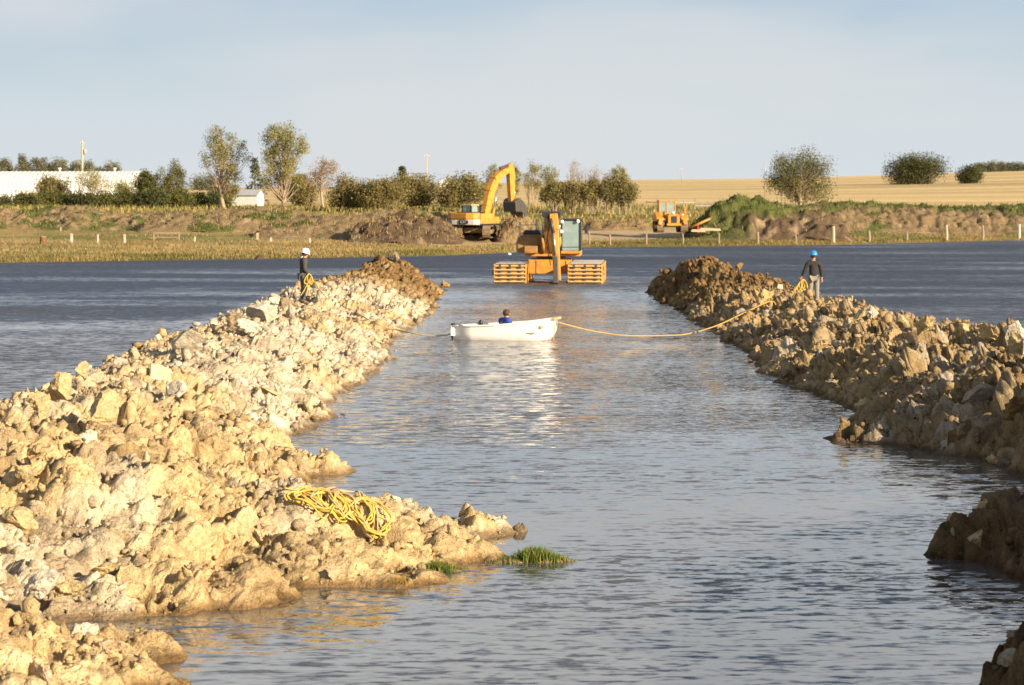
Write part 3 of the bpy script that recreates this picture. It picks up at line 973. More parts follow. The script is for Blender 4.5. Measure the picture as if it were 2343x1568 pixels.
def mound(label, prof, D, front, back, seed, lump=0.5, colour='soil', green=0.3, dark=0.3, name='soil_mound', clod=0.9, nx=None, group='soil mounds along the far shore', grass_fn=None, pw=1.25, wisps=True):
    xs = np.array([(p[0] - CX) * D / F for p in prof]); zs = np.array([H - (p[1] - HY) * D / F for p in prof])
    x0, x1 = xs[0], xs[-1]
    nx = nx or int(max(60, min(260, (x1 - x0) / 0.16)))
    ny = 52
    U = np.linspace(x0 - 0.5, x1 + 0.5, nx); Vv = np.linspace(D - front, D + back, ny)
    X, Y = np.meshgrid(U, Vv)
    g = land_z(X, Y)
    top = np.interp(X, xs, zs)
    wob = 1.0 * perlin(X * 0.25, Y * 0.25, seed + 3)
    yy = (Y - D) + wob
    t = np.where(yy < 0, -yy / front, yy / back)
    up = 1 - np.clip(t, 0, 1.0) ** pw
    endf = smooth(x0 - 0.5, x0 + 1.0, X) * (1 - smooth(x1 - 1.0, x1 + 0.5, X))
    base = np.maximum(top - g, 0) * up * endf
    m = smooth(0.03, 0.6, base)
    a1, r1 = rubble(X, Y, clod * 1.8, seed); a2, r2 = rubble(X, Y, clod * 0.7, seed + 1)
    Z = g - 0.12 + base + 0.12 * smooth(0, .25, base) + lump * m * (0.5 * (a1 - 0.5) + 0.25 * (a2 - 0.4) + 0.28 * crag(X * 0.6 / clod, Y * 0.6 / clod, seed + 30, 4) - 0.12)
    n1 = fbm(X * 0.22, Y * 0.3, 3, seed + 40); n2 = fbm(X * 0.7, Y * 0.7, 3, seed + 44)
    c = np.broadcast_to(np.array(MOUND_COL[colour]), X.shape + (3,)).copy()

    def mix(c, q, f):
        f = np.clip(f, 0, 1)[..., None]
        return c * (1 - f) + np.array(q) * f
    c = mix(c, MOUND_COL['dark'], dark * smooth(0.0, 0.5, n2 + n1 * 0.5))
    c = mix(c, (0.38, 0.28, 0.17), 0.7 * smooth(0.6, 0.95, r2) * smooth(-0.3, 0.3, n2))
    c = mix(c, MOUND_COL['grass'], smooth(0.25 - green, 0.55 - green, n1 + 0.35 * n2) * 0.95)
    if grass_fn is not None:
        c = mix(c, MOUND_COL['grass'], grass_fn(X, Y, Z - g, n1, n2))
    me = grid_mesh(name, X, Y, Z, c)
    o = link_mesh(name, me, MAT['soil'])
    tag(o, label, 'soil mound', group)
    # turf on the green patches, dry wisps elsewhere
    gw = np.clip(c[..., 1] / (c[..., 0] + 1e-6) - 0.72, 0, 1).ravel() * (base.ravel() > 0.15) + (0.03 if wisps else 0.0) * (base.ravel() > 0.2)
    if gw.sum() > 20:
        rr_ = np.random.default_rng(seed + 60)
        nb = int(min(9000, (x1 - x0) * 110))
        idx = rr_.choice(len(gw), nb, p=gw / gw.sum())
        jx = rr_.normal(0, 0.12, nb); jy = rr_.normal(0, 0.12, nb)
        bx_, by_, bz_ = X.ravel()[idx] + jx, Y.ravel()[idx] + jy, Z.ravel()[idx]
        gv = gw[idx] > 0.06
        V_, T_, C_ = blades(nb, lambda r, q: (bx_, by_), (0.10, 0.34), 0.06, seed + 61,
                            lambda r, a, b, q: np.where((gv & (r.uniform(0, 1, q) < 0.75))[:, None], np.array([[0.105, 0.13, 0.03]]), np.array([[0.36, 0.26, 0.11]])) * r.uniform(0.6, 1.25, (q, 1)), 0.35, lambda a, b: bz_)
        t_ = link_mesh('turf', tri_mesh('turf', V_, T_, C_), MAT['grass'], o)
        t_['kind'] = 'stuff'
    return o


mound('long low mound of clods and grass patches at the left, below the dark hedge', [(-260, 500), (-120, 482), (0, 480), (60, 484), (130, 480), (195, 476), (250, 494), (330, 492), (420, 490), (470, 495)],
      236, 9, 6, 201, 0.7, green=0.34, dark=0.5)
mound('grey-brown eroded earth ridge below the two tall trees', [(330, 503), (400, 492), (480, 485), (560, 482), (640, 484), (700, 490), (760, 503)], 228, 8, 6, 207, 0.5, green=0.02, dark=0.3)
mound('broad light brown soil mound left of the dark clod heap', [(575, 549), (600, 520), (640, 506), (720, 500), (790, 494), (880, 488), (960, 487), (1060, 497), (1130, 520)],
      212, 8, 8, 211, 0.45, green=-0.12, dark=0.2)
mound('dark heap of turned clods beside the tracked excavator', [(785, 552), (815, 525), (850, 510), (885, 503), (925, 492), (965, 497), (1010, 512), (1050, 535), (1062, 550)],
      204, 5, 4, 217, 0.75, colour='dark', green=-0.4, dark=0.5, clod=0.8)
mound('loose brown dirt pile under the raised excavator bucket', [(1128, 543), (1145, 520), (1165, 505), (1185, 499), (1205, 500), (1225, 515), (1245, 540)],
      207.5, 3.5, 3, 223, 0.4, colour='soil', green=-0.5, dark=0.2, clod=0.6)
mound('low row of dirt lumps left of the bulldozer', [(1330, 517), (1360, 509), (1400, 507), (1430, 506), (1470, 503), (1490, 512)], 243, 3, 3, 229, 0.7, green=-0.3, dark=0.4)
mound('big dark soil mound with a grassy top right of the bulldozer',
      [(1560, 540), (1590, 515), (1620, 492), (1650, 470), (1680, 458), (1720, 461), (1770, 470), (1830, 478), (1880, 494), (1920, 515), (1945, 545)],
      228, 7, 8, 233, 0.95, colour='dark', green=-0.25, dark=0.9, clod=1.2,
      grass_fn=lambda X, Y, h, a, b: smooth(2.0, 2.7, h + 0.5 * a) * smooth(29, 24, X) + 0.8 * smooth(21, 18.5, X + a))
mound('long brown bank at the right with turf on its crest', [(1800, 480), (1880, 466), (1960, 468), (2040, 470), (2120, 474), (2200, 476), (2280, 472), (2342, 470), (2500, 470), (2700, 480)],
      256, 11, 10, 239, 0.6, green=-0.12, dark=0.4, grass_fn=lambda X, Y, h, a, b: smooth(1.75, 2.2, h + 0.2 * a) * (0.35 + 0.65 * smooth(26, 34, X)))
mound('small dark heap at the edge of the far water', [(566, 595), (580, 587), (592, 582), (606, 586), (622, 594)], 175, 2.0, 1.5, 251, 0.3, colour='dark', green=-0.6, dark=0.7, clod=0.5)


def shore_xy(r, n):
    k = r.uniform(-0.23, 0.23, n)
    d = r.exponential(14.0, n)
    d = np.where(r.uniform(0, 1, n) < 0.22, r.uniform(-0.2, 3.0, n), d)
    D = shore_D(k) + d
    X = k * D
    bare = (d > 11) & (X > -6) & (X < 27)
    D = np.where(bare, shore_D(k) + r.uniform(0, 9, n), D)
    return k * D, D


def shore_col(r, x, y, n):
    a = fbm(x * 0.10, y * 0.12, 3, 91) + 0.25 * r.normal(size=n)
    d = y - shore_D(x / y)
    straw = np.array([0.33, 0.245, 0.105]); gr = np.array([0.155, 0.145, 0.045]); rd = np.array([0.30, 0.20, 0.08])
    f = smooth(-0.15, 0.35, a)[:, None]; g = smooth(0.1, 0.5, perlin(x * 0.07, y * 0.2, 95))[:, None]
    c = straw * (1 - f) + gr * f
    c = c * (1 - 0.6 * g) + rd * 0.6 * g
    low = smooth(1.0, 0.0, d)[:, None]
    c = c * (1 - 0.6 * low) + np.array([0.23, 0.20, 0.05]) * 0.6 * low
    return c * r.uniform(0.7, 1.2, (n, 1))


V, T, C = blades(52000, shore_xy, (0.06, 0.23), 0.06, 31, shore_col, 0.35, land_z)
tag(link_mesh('shore_grass', tri_mesh('shore_grass', V, T, C), MAT['grass']), 'dry yellow-green grass and reeds along the far shore', 'grass', kind='stuff')


def hedge_xy(r, n):
    k = r.uniform(-0.21, 0.22, n); D = r.uniform(255, 345, n)
    return k * D, D


V, T, C = blades(16000, hedge_xy, (0.2, 0.6), 0.12, 37, lambda r, x, y, n: np.where(r.uniform(0, 1, (n, 1)) < 0.5, np.array([[0.17, 0.18, 0.04]]), np.array([[0.42, 0.30, 0.11]])) * r.uniform(0.6, 1.2, (n, 1)), 0.3, land_z)
tag(link_mesh('field_edge_grass', tri_mesh('field_edge_grass', V, T, C), MAT['grass']), 'rough grass between the far trees and the mounds', 'grass', kind='stuff')


def tussock(name, label, spots, n, hr, colour, seed, width=0.012):
    root = empty(name, spots[0][0:2] + (0.0,))
    tag(root, label, 'grass tuft', 'grass tufts at the water by the spur')
    Vs, Ts, Cs, off = [], [], [], 0
    for (x, y, rx, ry, w, hs) in spots:
        m_ = int(n * w)
        V, T, C = blades(m_, lambda r, q: (x + np.clip(r.normal(0, 0.45, q), -1.1, 1.1) * rx, y + np.clip(r.normal(0, 0.45, q), -1, 1) * ry), hr, width, seed,
                         lambda r, a, b, q: colour(r, q), 0.38, lambda a, b: np.zeros_like(a) - 0.02,
                         lambda a, b: hs * (0.35 + 0.65 * np.exp(-((a - x) / rx / 0.75) ** 2)))
        Vs.append(V - np.array([spots[0][0], spots[0][1], 0])); Ts.append(T + off); Cs.append(C); off += len(V); seed += 1
    o = link_mesh('blades', tri_mesh('blades', np.concatenate(Vs), np.concatenate(Ts), np.concatenate(Cs)), MAT['grass'], root)
    o['kind'] = 'stuff'
    mb = MB()
    for (x, y, rx, ry, w, hs) in spots:
        xs, ys = x - spots[0][0], y - spots[0][1]
        prof = [(rx * 0.95, -0.05), (rx * 0.85, 0.012), (rx * 0.5, 0.03), (rx * 0.1, 0.035)]
        b0 = len(mb.v)
        mb.lathe(prof, (0, 0, 0), 18)
        for q in range(b0, len(mb.v)):
            vx, vy, vz = mb.v[q]
            wv = 1 + 0.22 * math.sin(5 * math.atan2(vy, vx) + x * 3)
            mb.v[q] = (xs + vx * wv, ys + vy * wv * ry / rx, vz)
    mb.build('root_mat', MAT['mud'], root, smooth_sh=True)
    return root


def gcol(r, q):
    c = np.where(r.uniform(0, 1, (q, 1)) < 0.78, np.array([[0.13, 0.19, 0.03]]), np.array([[0.30, 0.24, 0.08]]))
    return c * r.uniform(0.6, 1.3, (q, 1))


tussock('grass_tuft', 'green grass tussock standing alone in the water off the spur tip',
        [(at(1225, 1285, 32.5).x, 32.5, 0.36, 0.16, 0.6, 1.0), (at(1160, 1285, 32.4).x, 32.4, 0.26, 0.1, 0.2, 0.42), (at(1265, 1285, 32.5).x, 32.5, 0.26, 0.1, 0.2, 0.55)], 3200, (0.07, 0.24), gcol, 51)
tussock('grass_tuft', 'green grass tuft at the foot of the white boulder on the spur', [(at(1000, 1305, 31.7).x, 31.7, 0.30, 0.14, 0.6, 0.8), (at(965, 1305, 31.65).x, 31.65, 0.2, 0.1, 0.4, 0.6)], 2200, (0.07, 0.2), gcol, 61)
tussock('grass_tuft', 'small dry straw-coloured tuft at the near edge of the spur', [(at(912, 1338, 30.45).x, 30.45, 0.16, 0.1, 1.0, 0.9)], 900, (0.06, 0.17),
        lambda r, q: np.array([[0.45, 0.31, 0.09]]) * r.uniform(0.6, 1.2, (q, 1)), 71)


# ------------------------------------------------------------------ trees and bushes
def leaf_cards(centres, spread, n, size, colours, seed, droop=0.0):
    r = np.random.default_rng(seed)
    ci = r.integers(0, len(centres), n)
    p = centres[ci] + np.clip(r.normal(size=(n, 3)), -1.7, 1.7) * spread[ci]
    s = size * r.uniform(0.55, 1.3, n)
    a = r.normal(size=(n, 3)); a /= np.linalg.norm(a, axis=1)[:, None]
    b = np.cross(a, r.normal(size=(n, 3))); b /= np.linalg.norm(b, axis=1)[:, None]
    a = a * s[:, None]; b = b * s[:, None] * 0.62
    V = np.stack([p - a * .5 - b * .45, p + a * .6, p - a * .3 + b * .7], 1).reshape(-1, 3)
    i = np.arange(n) * 3
    T = np.stack([i, i + 1, i + 2], -1)
    base = np.asarray(colours)
    cl = base[r.integers(0, len(base), len(centres))][ci] * r.uniform(0.75, 1.2, (len(centres), 1))[ci] * r.uniform(0.7, 1.25, (n, 1))
    return V, T, np.repeat(cl, 3, 0)


def branchy(mb, p0, p1, r0, r1, r, bend=0.12, seg=4, n=5):
    p0, p1 = Vector(p0), Vector(p1)
    L = (p1 - p0).length
    pts, rad = [], []
    o1 = Vector((r.normal(), r.normal(), r.normal() * 0.4)) * L * bend
    for i in range(seg + 1):
        t = i / seg
        q = p0.lerp(p1, t) + o1 * math.sin(math.pi * t) * 0.6
        q.z += 0.10 * L * math.sin(math.pi * t) * (0.0 if p1.z - p0.z > 0.9 * L else -0.6)
        pts.append(q); rad.append(r0 + (r1 - r0) * t)
    mb.tube(pts, rad, n, cap=False)
    return pts


LEAF = {
    'olive': [(0.285, 0.26, 0.085), (0.34, 0.30, 0.10), (0.22, 0.21, 0.07)],
    'willow': [(0.25, 0.21, 0.075), (0.28, 0.235, 0.08), (0.19, 0.17, 0.06), (0.25, 0.18, 0.08)],
    'green': [(0.135, 0.135, 0.04), (0.165, 0.155, 0.045), (0.10, 0.10, 0.033)],
    'dark': [(0.085, 0.098, 0.035), (0.116, 0.120, 0.042), (0.078, 0.075, 0.031)],
    'pink': [(0.419, 0.255, 0.140), (0.341, 0.225, 0.126), (0.388, 0.300, 0.126)],
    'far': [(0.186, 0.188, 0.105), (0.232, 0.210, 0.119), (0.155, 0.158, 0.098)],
    'bare': [(0.372, 0.285, 0.168), (0.310, 0.240, 0.140)],
}
TREE_GROUP = 'trees and bushes on the far side'


def tree(name, label, px0, px1, py0, py1, D, leaf, seed, n=1600, lsize=0.26, clusters=34, crown_from=0.3, stems=1, trunk_r=None, spread=0.42, cat='tree', rise=0.35, shape=1.0, depth=0.8, base_z=None, fan=0.6):
    """a tree whose crown spans photo columns px0..px1, rows py0 (top)..py1 (foot), standing at distance D"""
    r = np.random.default_rng(seed)
    xc = ((px0 + px1) / 2 - CX) * D / F
    w = (px1 - px0) * D / F
    zb = H - (py1 - HY) * D / F
    g = lz(xc, D)
    if base_z is None:
        zb = min(zb, g + 0.4)
    h = H - (py0 - HY) * D / F - zb
    root = empty(name, (xc, D, zb))
    tag(root, label, cat, TREE_GROUP)
    trunk_r = trunk_r or 0.018 * h + 0.03
    mbt = MB(); mbl = MB()
    # cluster centres inside an uneven crown
    clusters = int(clusters * (1.9 if cat == 'bush' else 1.5))
    cs = []
    lob = r.uniform(0.66, 1.16, 13)
    while len(cs) < clusters:
        u = r.uniform(-1, 1, 3)
        ang = math.atan2(u[2], u[0])
        lim = lob[int((ang + math.pi) / (2 * math.pi) * 13) % 13]
        if u[0] ** 2 + u[1] ** 2 + abs(u[2]) ** (2.2) > lim ** 2:
            continue
        zc = crown_from + (1 - crown_from) * (u[2] * 0.5 + 0.5)
        nar = 1.0 - shape * 0.35 * max(0.0, (zc - 0.65) / 0.35) ** 1.5
        cs.append((u[0] * w / 2 * 0.93 * nar, u[1] * w / 2 * depth * nar, zc * h * 0.965))
    cs = np.array(cs)
    if stems == 1:
        tt = crown_from + (1 - crown_from) * 0.45
        top = Vector((r.normal() * 0.04 * w, r.normal() * 0.03 * w, h * tt))
        tp = branchy(mbt, (0, 0, -0.3), top, trunk_r, trunk_r * 0.45, r, 0.05, 6, 8)
        for c in cs:
            f = min(0.97, max(crown_from * 0.55 / tt, (c[2] / h - rise * (0.4 + 0.6 * r.uniform())) / tt))
            q = tp[0].lerp(tp[-1], f)
            i = min(len(tp) - 2, int(f * (len(tp) - 1))); q = tp[i].lerp(tp[i + 1], f * (len(tp) - 1) - i)
            branchy(mbl, q, c, trunk_r * 0.30 * (1 - f * 0.5), 0.012, r, 0.10, 4, 4)
    else:
        feet = []
        for s_ in range(stems):
            a = r.uniform(-1, 1); bq = r.uniform(-1, 1)
            foot = Vector((a * w * 0.5 * fan * 0.6, bq * w * 0.25 * depth, -0.2))
            tp_ = Vector((a * w * 0.5 * fan + r.normal() * 0.05 * w, bq * w * 0.35 * depth, h * r.uniform(0.6, 0.9)))
            ms_ = MB()
            branchy(ms_, foot, tp_, trunk_r * r.uniform(0.5, 1), trunk_r * 0.2, r, 0.07, 5, 5)
            tr = ms_.build('stem', MAT['bark'], root, smooth_sh=True)
            feet.append((foot, tp_))
        for c in cs:
            j = min(range(stems), key=lambda q: abs(feet[q][1].x - c[0]) + abs(feet[q][1].y - c[1]))
            f0, t0 = feet[j]
            f = min(0.9, max(0.08, c[2] / h - rise * 0.7))
            branchy(mbl, f0.lerp(t0, f), c, trunk_r * 0.3, 0.012, r, 0.08, 3, 4)
    if stems == 1:
        tr = mbt.build('trunk', MAT['bark'], root, smooth_sh=True)
    lb = mbl.build('limbs', MAT['bark'], tr, smooth_sh=True)
    lb['kind'] = 'stuff'
    sp = np.full((len(cs), 3), spread * 1.15) * np.array([1, 1, 1.15]) * (w / 8.0) ** 0.5
    sp = sp * r.uniform(0.6, 1.35, (len(cs), 1))
    V, T, C = leaf_cards(cs, sp, int(n * (5.5 if cat == 'bush' else 4.5)), lsize * (0.74 if cat == 'bush' else 0.66), LEAF[leaf], seed + 1)
    V[:, 2] = np.maximum(V[:, 2], 0.02)
    cr = link_mesh('crown', tri_mesh('crown', V, T, C), MAT['leaf'], root)
    return root


def conifer(name, label, px, py0, py1, D, wpx, seed, leaf='dark', n=1600):
    r = np.random.default_rng(seed)
    xc = (px - CX) * D / F; w = wpx * D / F; zb = H - (py1 - HY) * D / F; h = H - (py0 - HY) * D / F - zb
    root = empty(name, (xc, D, zb)); tag(root, label, 'tree', TREE_GROUP)
    mb = MB(); mb.tube([(0, 0, -0.3), (0, 0, h * 0.5), (0, 0, h)], [0.12, 0.07, 0.015], 7)
    mb.build('trunk', MAT['bark'], root, smooth_sh=True)
    cs = []
    for i in range(110):
        t = r.uniform(0.06, 0.99) ** 0.9
        a = r.uniform(0, 6.283); rr = w / 2 * (1 - t) ** 0.85 * r.uniform(0.45, 1.0)
        cs.append((math.cos(a) * rr, math.sin(a) * rr, h * t - 0.12 * rr))
    cs = np.array(cs); sp = np.full((len(cs), 3), 0.16) * np.array([1.3, 1.3, 0.6])
    V, T, C = leaf_cards(cs, sp, n, 0.22, LEAF[leaf], seed)
    link_mesh('crown', tri_mesh('crown', V, T, C), MAT['leaf'], root)
    return root


# the two tall trees, the pinkish one and the spruce behind the shed
tree('cottonwood_tree', 'tall sparse pale green tree standing left of the white shed', 455, 572, 286, 478, 300, 'olive', 401, 1650, 0.24, 52, 0.32, trunk_r=0.26, spread=0.33, rise=0.42, shape=0.6)
tree('cottonwood_tree', 'tallest tree, broad and olive green, right of the white shed', 588, 706, 272, 482, 297, 'olive', 402, 2800, 0.25, 62, 0.20, trunk_r=0.27, spread=0.36, rise=0.42, shape=0.5)
tree('small_tree', 'small round pinkish brown tree on a bare stem right of the tall trees', 700, 778, 353, 468, 305, 'pink', 403, 700, 0.2, 44, 0.38, trunk_r=0.17, spread=0.33, rise=0.2)
conifer('spruce_tree', 'dark spruce rising behind the white shed between the two tall trees', 583, 362, 470, 330, 66, 404)
tree('bush', 'brown green shrub growing between the tallest tree and the round pink tree', 655, 740, 400, 472, 312, 'willow', 405, 1500, 0.26, 36, 0.0, stems=6, trunk_r=0.07, cat='bush')
tree('bush', 'dark shrub hugging the left foot of the sparse tall tree', 470, 545, 415, 476, 322, 'willow', 406, 1100, 0.26, 26, 0.0, stems=5, trunk_r=0.06, cat='bush')
# around the barn
tree('bush', 'brown green pointed bush in front of the left half of the arched barn', 66, 165, 402, 474, 335, 'willow', 411, 1700, 0.28, 46, 0.0, stems=6, trunk_r=0.08, cat='bush', shape=1.8)
tree('small_tree', 'light green many-stemmed small tree in front of the barn middle', 158, 262, 388, 472, 332, 'olive', 412, 560, 0.24, 40, 0.42, stems=8, trunk_r=0.09, cat='tree', spread=0.42, fan=0.9)
tree('small_tree', 'thin pale shrub before the barn end', 248, 310, 412, 470, 334, 'olive', 413, 420, 0.22, 22, 0.25, stems=5, trunk_r=0.05, spread=0.4, cat='bush')
tree('bush', 'round green bush just right of the barn end', 290, 362, 385, 472, 360, 'green', 414, 2100, 0.3, 40, 0.0, stems=5, trunk_r=0.09, cat='bush')
tree('tree', 'loose bluish green tree between the barn and the tall trees', 352, 428, 370, 470, 352, 'green', 415, 1700, 0.27, 44, 0.1, stems=4, trunk_r=0.1, spread=0.42)
hedge = [(-70, 40, 450), (20, 95, 452), (80, 160, 448), (140, 215, 450), (195, 270, 450), (250, 325, 446), (305, 375, 440), (355, 430, 438), (415, 480, 450), (465, 520, 452)]
names_h = ['at the left picture edge', 'under the left part of the barn', 'below the pointed brown bush', 'between the pointed bush and the light green small tree', 'under the light green small tree',
           'under the barn end', 'under the round green bush', 'under the loose bluish green tree', 'in the gap left of the tall sparse tree', 'at the foot of the tall sparse tree']
for i, ((a, b, t), nm) in enumerate(zip(hedge, names_h)):
    tree('hedge_bush', 'low dark green hedge bush ' + nm, a, b, t, 478, 318 + (i % 3) * 3, 'green' if i % 3 else 'dark', 420 + i, 1500, 0.3, 26, 0.0, stems=4, trunk_r=0.06, cat='bush', spread=0.5)
row = [(-30, 32, 362), (28, 80, 356), (70, 118, 354), (105, 160, 358), (150, 200, 370), (185, 235, 372), (225, 285, 374)]
ordn = ['cut by the left picture edge', 'second from the left', 'third from the left, the highest', 'fourth from the left', 'just left of the utility pole', 'just right of the utility pole', 'at the right end of the row']
for i, ((a, b, t), nm) in enumerate(zip(row, ordn)):
    tree('tree', 'grey green tree in the row behind the barn, ' + nm, a, b, t, 440, 470, 'far', 440 + i, 1300, 0.36, 34, 0.15, stems=3, trunk_r=0.12, spread=0.5, base_z=1)
tree('bush', 'hazy far thicket in the gap left of the tall sparse tree', 425, 520, 408, 436, 700, 'far', 450, 900, 0.5, 40, 0.0, stems=5, trunk_r=0.1, spread=0.7, cat='bush', base_z=1)
# the willow hedge left of the tracked excavator
tree('bush', 'dense olive willow thicket, left end of the long hedge', 742, 850, 412, 474, 290, 'willow', 461, 2200, 0.25, 60, 0.0, stems=12, trunk_r=0.05, cat='bush', spread=0.46)
tree('bush', 'olive brown rounded willow bush in the long hedge left of the little spruce', 815, 925, 418, 474, 287, 'willow', 462, 2200, 0.25, 60, 0.0, stems=12, trunk_r=0.05, cat='bush', spread=0.46)
tree('bush', 'brown willow thicket under the little spruce in the long hedge', 890, 1005, 402, 472, 298, 'willow', 463, 2200, 0.26, 60, 0.0, stems=12, trunk_r=0.05, cat='bush', spread=0.46)
tree('bush', 'red brown willow thicket at the right end of the long hedge, behind the excavator', 985, 1115, 408, 472, 295, 'willow', 464, 2400, 0.26, 60, 0.0, stems=12, trunk_r=0.05, cat='bush', spread=0.46)
conifer('spruce_tree', 'little dark spruce tip standing above the long hedge', 920, 382, 450, 310, 38, 465)
# slim trees behind the boom, and the stand right of it
slim = [(1104, 1150, 372, 'behind the boom of the tracked excavator'), (1160, 1192, 370, 'just right of the boom'), (1190, 1245, 360, 'with a forked crown right of the boom'), (1236, 1288, 372, 'half way between the boom and the bare thicket')]
for i, (a, b, t, nm) in enumerate(slim):
    tree('slim_tree', 'slim light green tree ' + nm, a, b, t, 466, 312 + 4 * i, 'olive', 470 + i, 620, 0.2, 26, 0.25, stems=3, trunk_r=0.08, spread=0.33, rise=0.4)
stand = [(1232, 1292, 418, 'willow', 1500, 'left end of the thicket with pale stems'), (1275, 1335, 412, 'willow', 1500, 'second from the left in the thicket with pale stems'), (1322, 1378, 410, 'willow', 1500, 'middle of the thicket with pale stems'),
         (1362, 1420, 408, 'willow', 1600, 'second from the right in the thicket with pale stems'), (1400, 1464, 404, 'willow', 1700, 'right end of the thicket with pale stems')]
for i, (a, b, t, lf, n_, nm) in enumerate(stand):
    tree('thicket_bush', 'olive bush, ' + nm, a, b, t, 469, 296, lf, 480 + i, int(n_ * 0.62), 0.24, 34, 0.25, stems=7, trunk_r=0.075, cat='bush', spread=0.42, rise=0.35)
tree('slim_tree', 'taller pointed tree rising from the right part of the thicket with pale stems', 1392, 1440, 378, 466, 300, 'olive', 490, 700, 0.22, 26, 0.3, trunk_r=0.12, spread=0.32, rise=0.35)
tree('bare_tree', 'nearly leafless twiggy tree above the thicket, left of two', 1290, 1345, 366, 466, 304, 'bare', 491, 160, 0.16, 40, 0.35, stems=4, trunk_r=0.06, spread=0.3, rise=0.5)
tree('bare_tree', 'nearly leafless twiggy tree above the thicket, right of two', 1335, 1392, 372, 466, 303, 'bare', 492, 170, 0.16, 40, 0.35, stems=4, trunk_r=0.06, spread=0.3, rise=0.5)
# right-hand field
tree('tree', 'large round tree at the foot of the golden field', 1752, 1914, 345, 462, 342, 'green', 501, 3600, 0.28, 95, 0.05, stems=7, trunk_r=0.14, spread=0.48, rise=0.3, shape=0.8)
tree('bush', 'wide flat-bottomed dark bush half way up the golden field', 2013, 2158, 361, 422, 690, 'dark', 502, 4200, 0.46, 85, 0.0, stems=8, trunk_r=0.16, spread=0.75, cat='bush', base_z=1, shape=0.3)
tree('bush', 'small round dark bush alone on the golden field, near the right edge', 2190, 2244, 382, 424, 680, 'dark', 503, 1900, 0.42, 36, 0.0, stems=4, trunk_r=0.14, spread=0.65, cat='bush', base_z=1)
sk = [(2232, 2262, 378), (2255, 2283, 375), (2280, 2302, 374), (2298, 2322, 378), (2318, 2352, 376)]
so = ['leftmost of five', 'second from the left of five', 'middle of five', 'second from the right of five', 'rightmost of five, at the picture edge']
for i, ((a, b, t), nm) in enumerate(zip(sk, so)):
    tree('skyline_tree', 'distant grey green tree on the skyline ridge, ' + nm, a, b, t, 394, 1090, 'far', 510 + i, 700, 0.7, 22, 0.0, stems=3, trunk_r=0.15, spread=0.9, base_z=1)


# ------------------------------------------------------------------ buildings and poles
def arched_barn():
    D = 382.0
    x1 = (301 - CX) * D / F; x0 = x1 - 42.0
    zt = H - (392 - HY) * D / F
    zb = lz(x1, D) - 0.1
    hh = zt - zb
    root = empty('arched_barn', (x1, D, zb), math.radians(-3))
    tag(root, 'long white arched metal barn behind bushes at the left', 'barn')
    n = 26; W = 5.2
    mb = MB()
    prev = None
    # corrugated vault: ribs each 0.66 m
    L = x1 - x0
    m_ = int(L / 0.22)
    rows_ = []
    for i in range(m_ + 1):
        x = -L * i / m_
        rr = 1.0 + (0.007 if i % 3 else -0.007)
        rows_.append([(x, -math.cos(math.pi * k / n) * W * rr + W, max(0.0, math.sin(math.pi * k / n)) ** 0.82 * hh * rr) for k in range(n + 1)])
    b0 = 0
    for rw in rows_:
        mb.v += rw
    c = n + 1
    for i in range(m_):
        for k in range(n):
            a = i * c + k
            mb.f.append((a, a + 1, a + 1 + c, a + c))
    mb.build('roof_vault', MAT['whitewall'], root)
    e = MB()
    e.prism([(-math.cos(math.pi * k / n) * W + W, max(0.0, math.sin(math.pi * k / n)) ** 0.82 * hh) for k in range(n + 1)], -0.06, -0.02, 'x')
    e.build('end_wall', MAT['whitewall'], root)
    for i in range(3):
        x = -(301 - (245, 116, -40)[i]) * D / F
        v = MB(); v.lathe([(0.16, hh - 0.1), (0.16, hh + 0.32), (0.3, hh + 0.36), (0.26, hh + 0.5), (0.05, hh + 0.56)], (x, W, 0), 12)
        v.build('roof_vent', MAT['whitewall'], root, smooth_sh=True)


arched_barn()


def shed():
    D = 322.0
    p = at(559, 471, D)
    root = empty('shed', (p.x, D, p.z - 0.05), math.radians(-14))
    tag(root, 'small white shed with a grey pitched roof between the two tall trees', 'shed')
    w, d, h = 3.35, 2.4, 1.35
    m = MB(); m.box(-w / 2, w / 2, 0, d, 0, h); m.build('wall', MAT['whitewall'], root)
    for i in range(8):                                   # clapboards
        b = MB(); z0 = 0.04 + i * 0.162
        b.prism([(-0.004, z0), (-0.028, z0), (-0.006, z0 + 0.158), (-0.004, z0 + 0.158)], -w / 2 - 0.01, w / 2 + 0.01, 'x')
        b.build('siding_board', MAT['whitewall'], root)
    g = MB(); g.prism([(0, h), (d / 2, h + 0.62), (d, h)], -w / 2, -w / 2 + 0.05, 'x'); g.build('gable', MAT['whitewall'], root)
    g = MB(); g.prism([(0, h), (d / 2, h + 0.62), (d, h)], w / 2 - 0.05, w / 2, 'x'); g.build('gable', MAT['whitewall'], root)
    for s in (0, 1):
        r_ = MB()
        if s == 0:
            r_.prism([(-0.18, h - 0.06), (d / 2, h + 0.64), (d / 2, h + 0.70), (-0.18, h)], -w / 2 - 0.12, w / 2 + 0.12, 'x')
        else:
            r_.prism([(d + 0.18, h - 0.06), (d / 2 + 0.005, h + 0.64), (d / 2 + 0.005, h + 0.70), (d + 0.18, h)], -w / 2 - 0.12, w / 2 + 0.12, 'x')
        r_.build('roof_slope', MAT['roofgrey'], root)


shed()


def far_building():
    D = 900.0
    p = at(1022, 423, D)
    root = empty('farm_building', (p.x, D, p.z - 1.0))
    tag(root, 'distant white building roof showing above the long hedge', 'building')
    m = MB(); m.box(-2.4, 2.4, 0, 5, 0, 1.7); m.build('wall', MAT['whitewall'], root)
    m = MB(); m.prism([(-2.6, 1.7), (2.6, 1.7), (1.4, 2.6), (-1.4, 2.6)], -0.2, 5.2, 'y'); m.build('roof', MAT['whitewall'], root)


far_building()


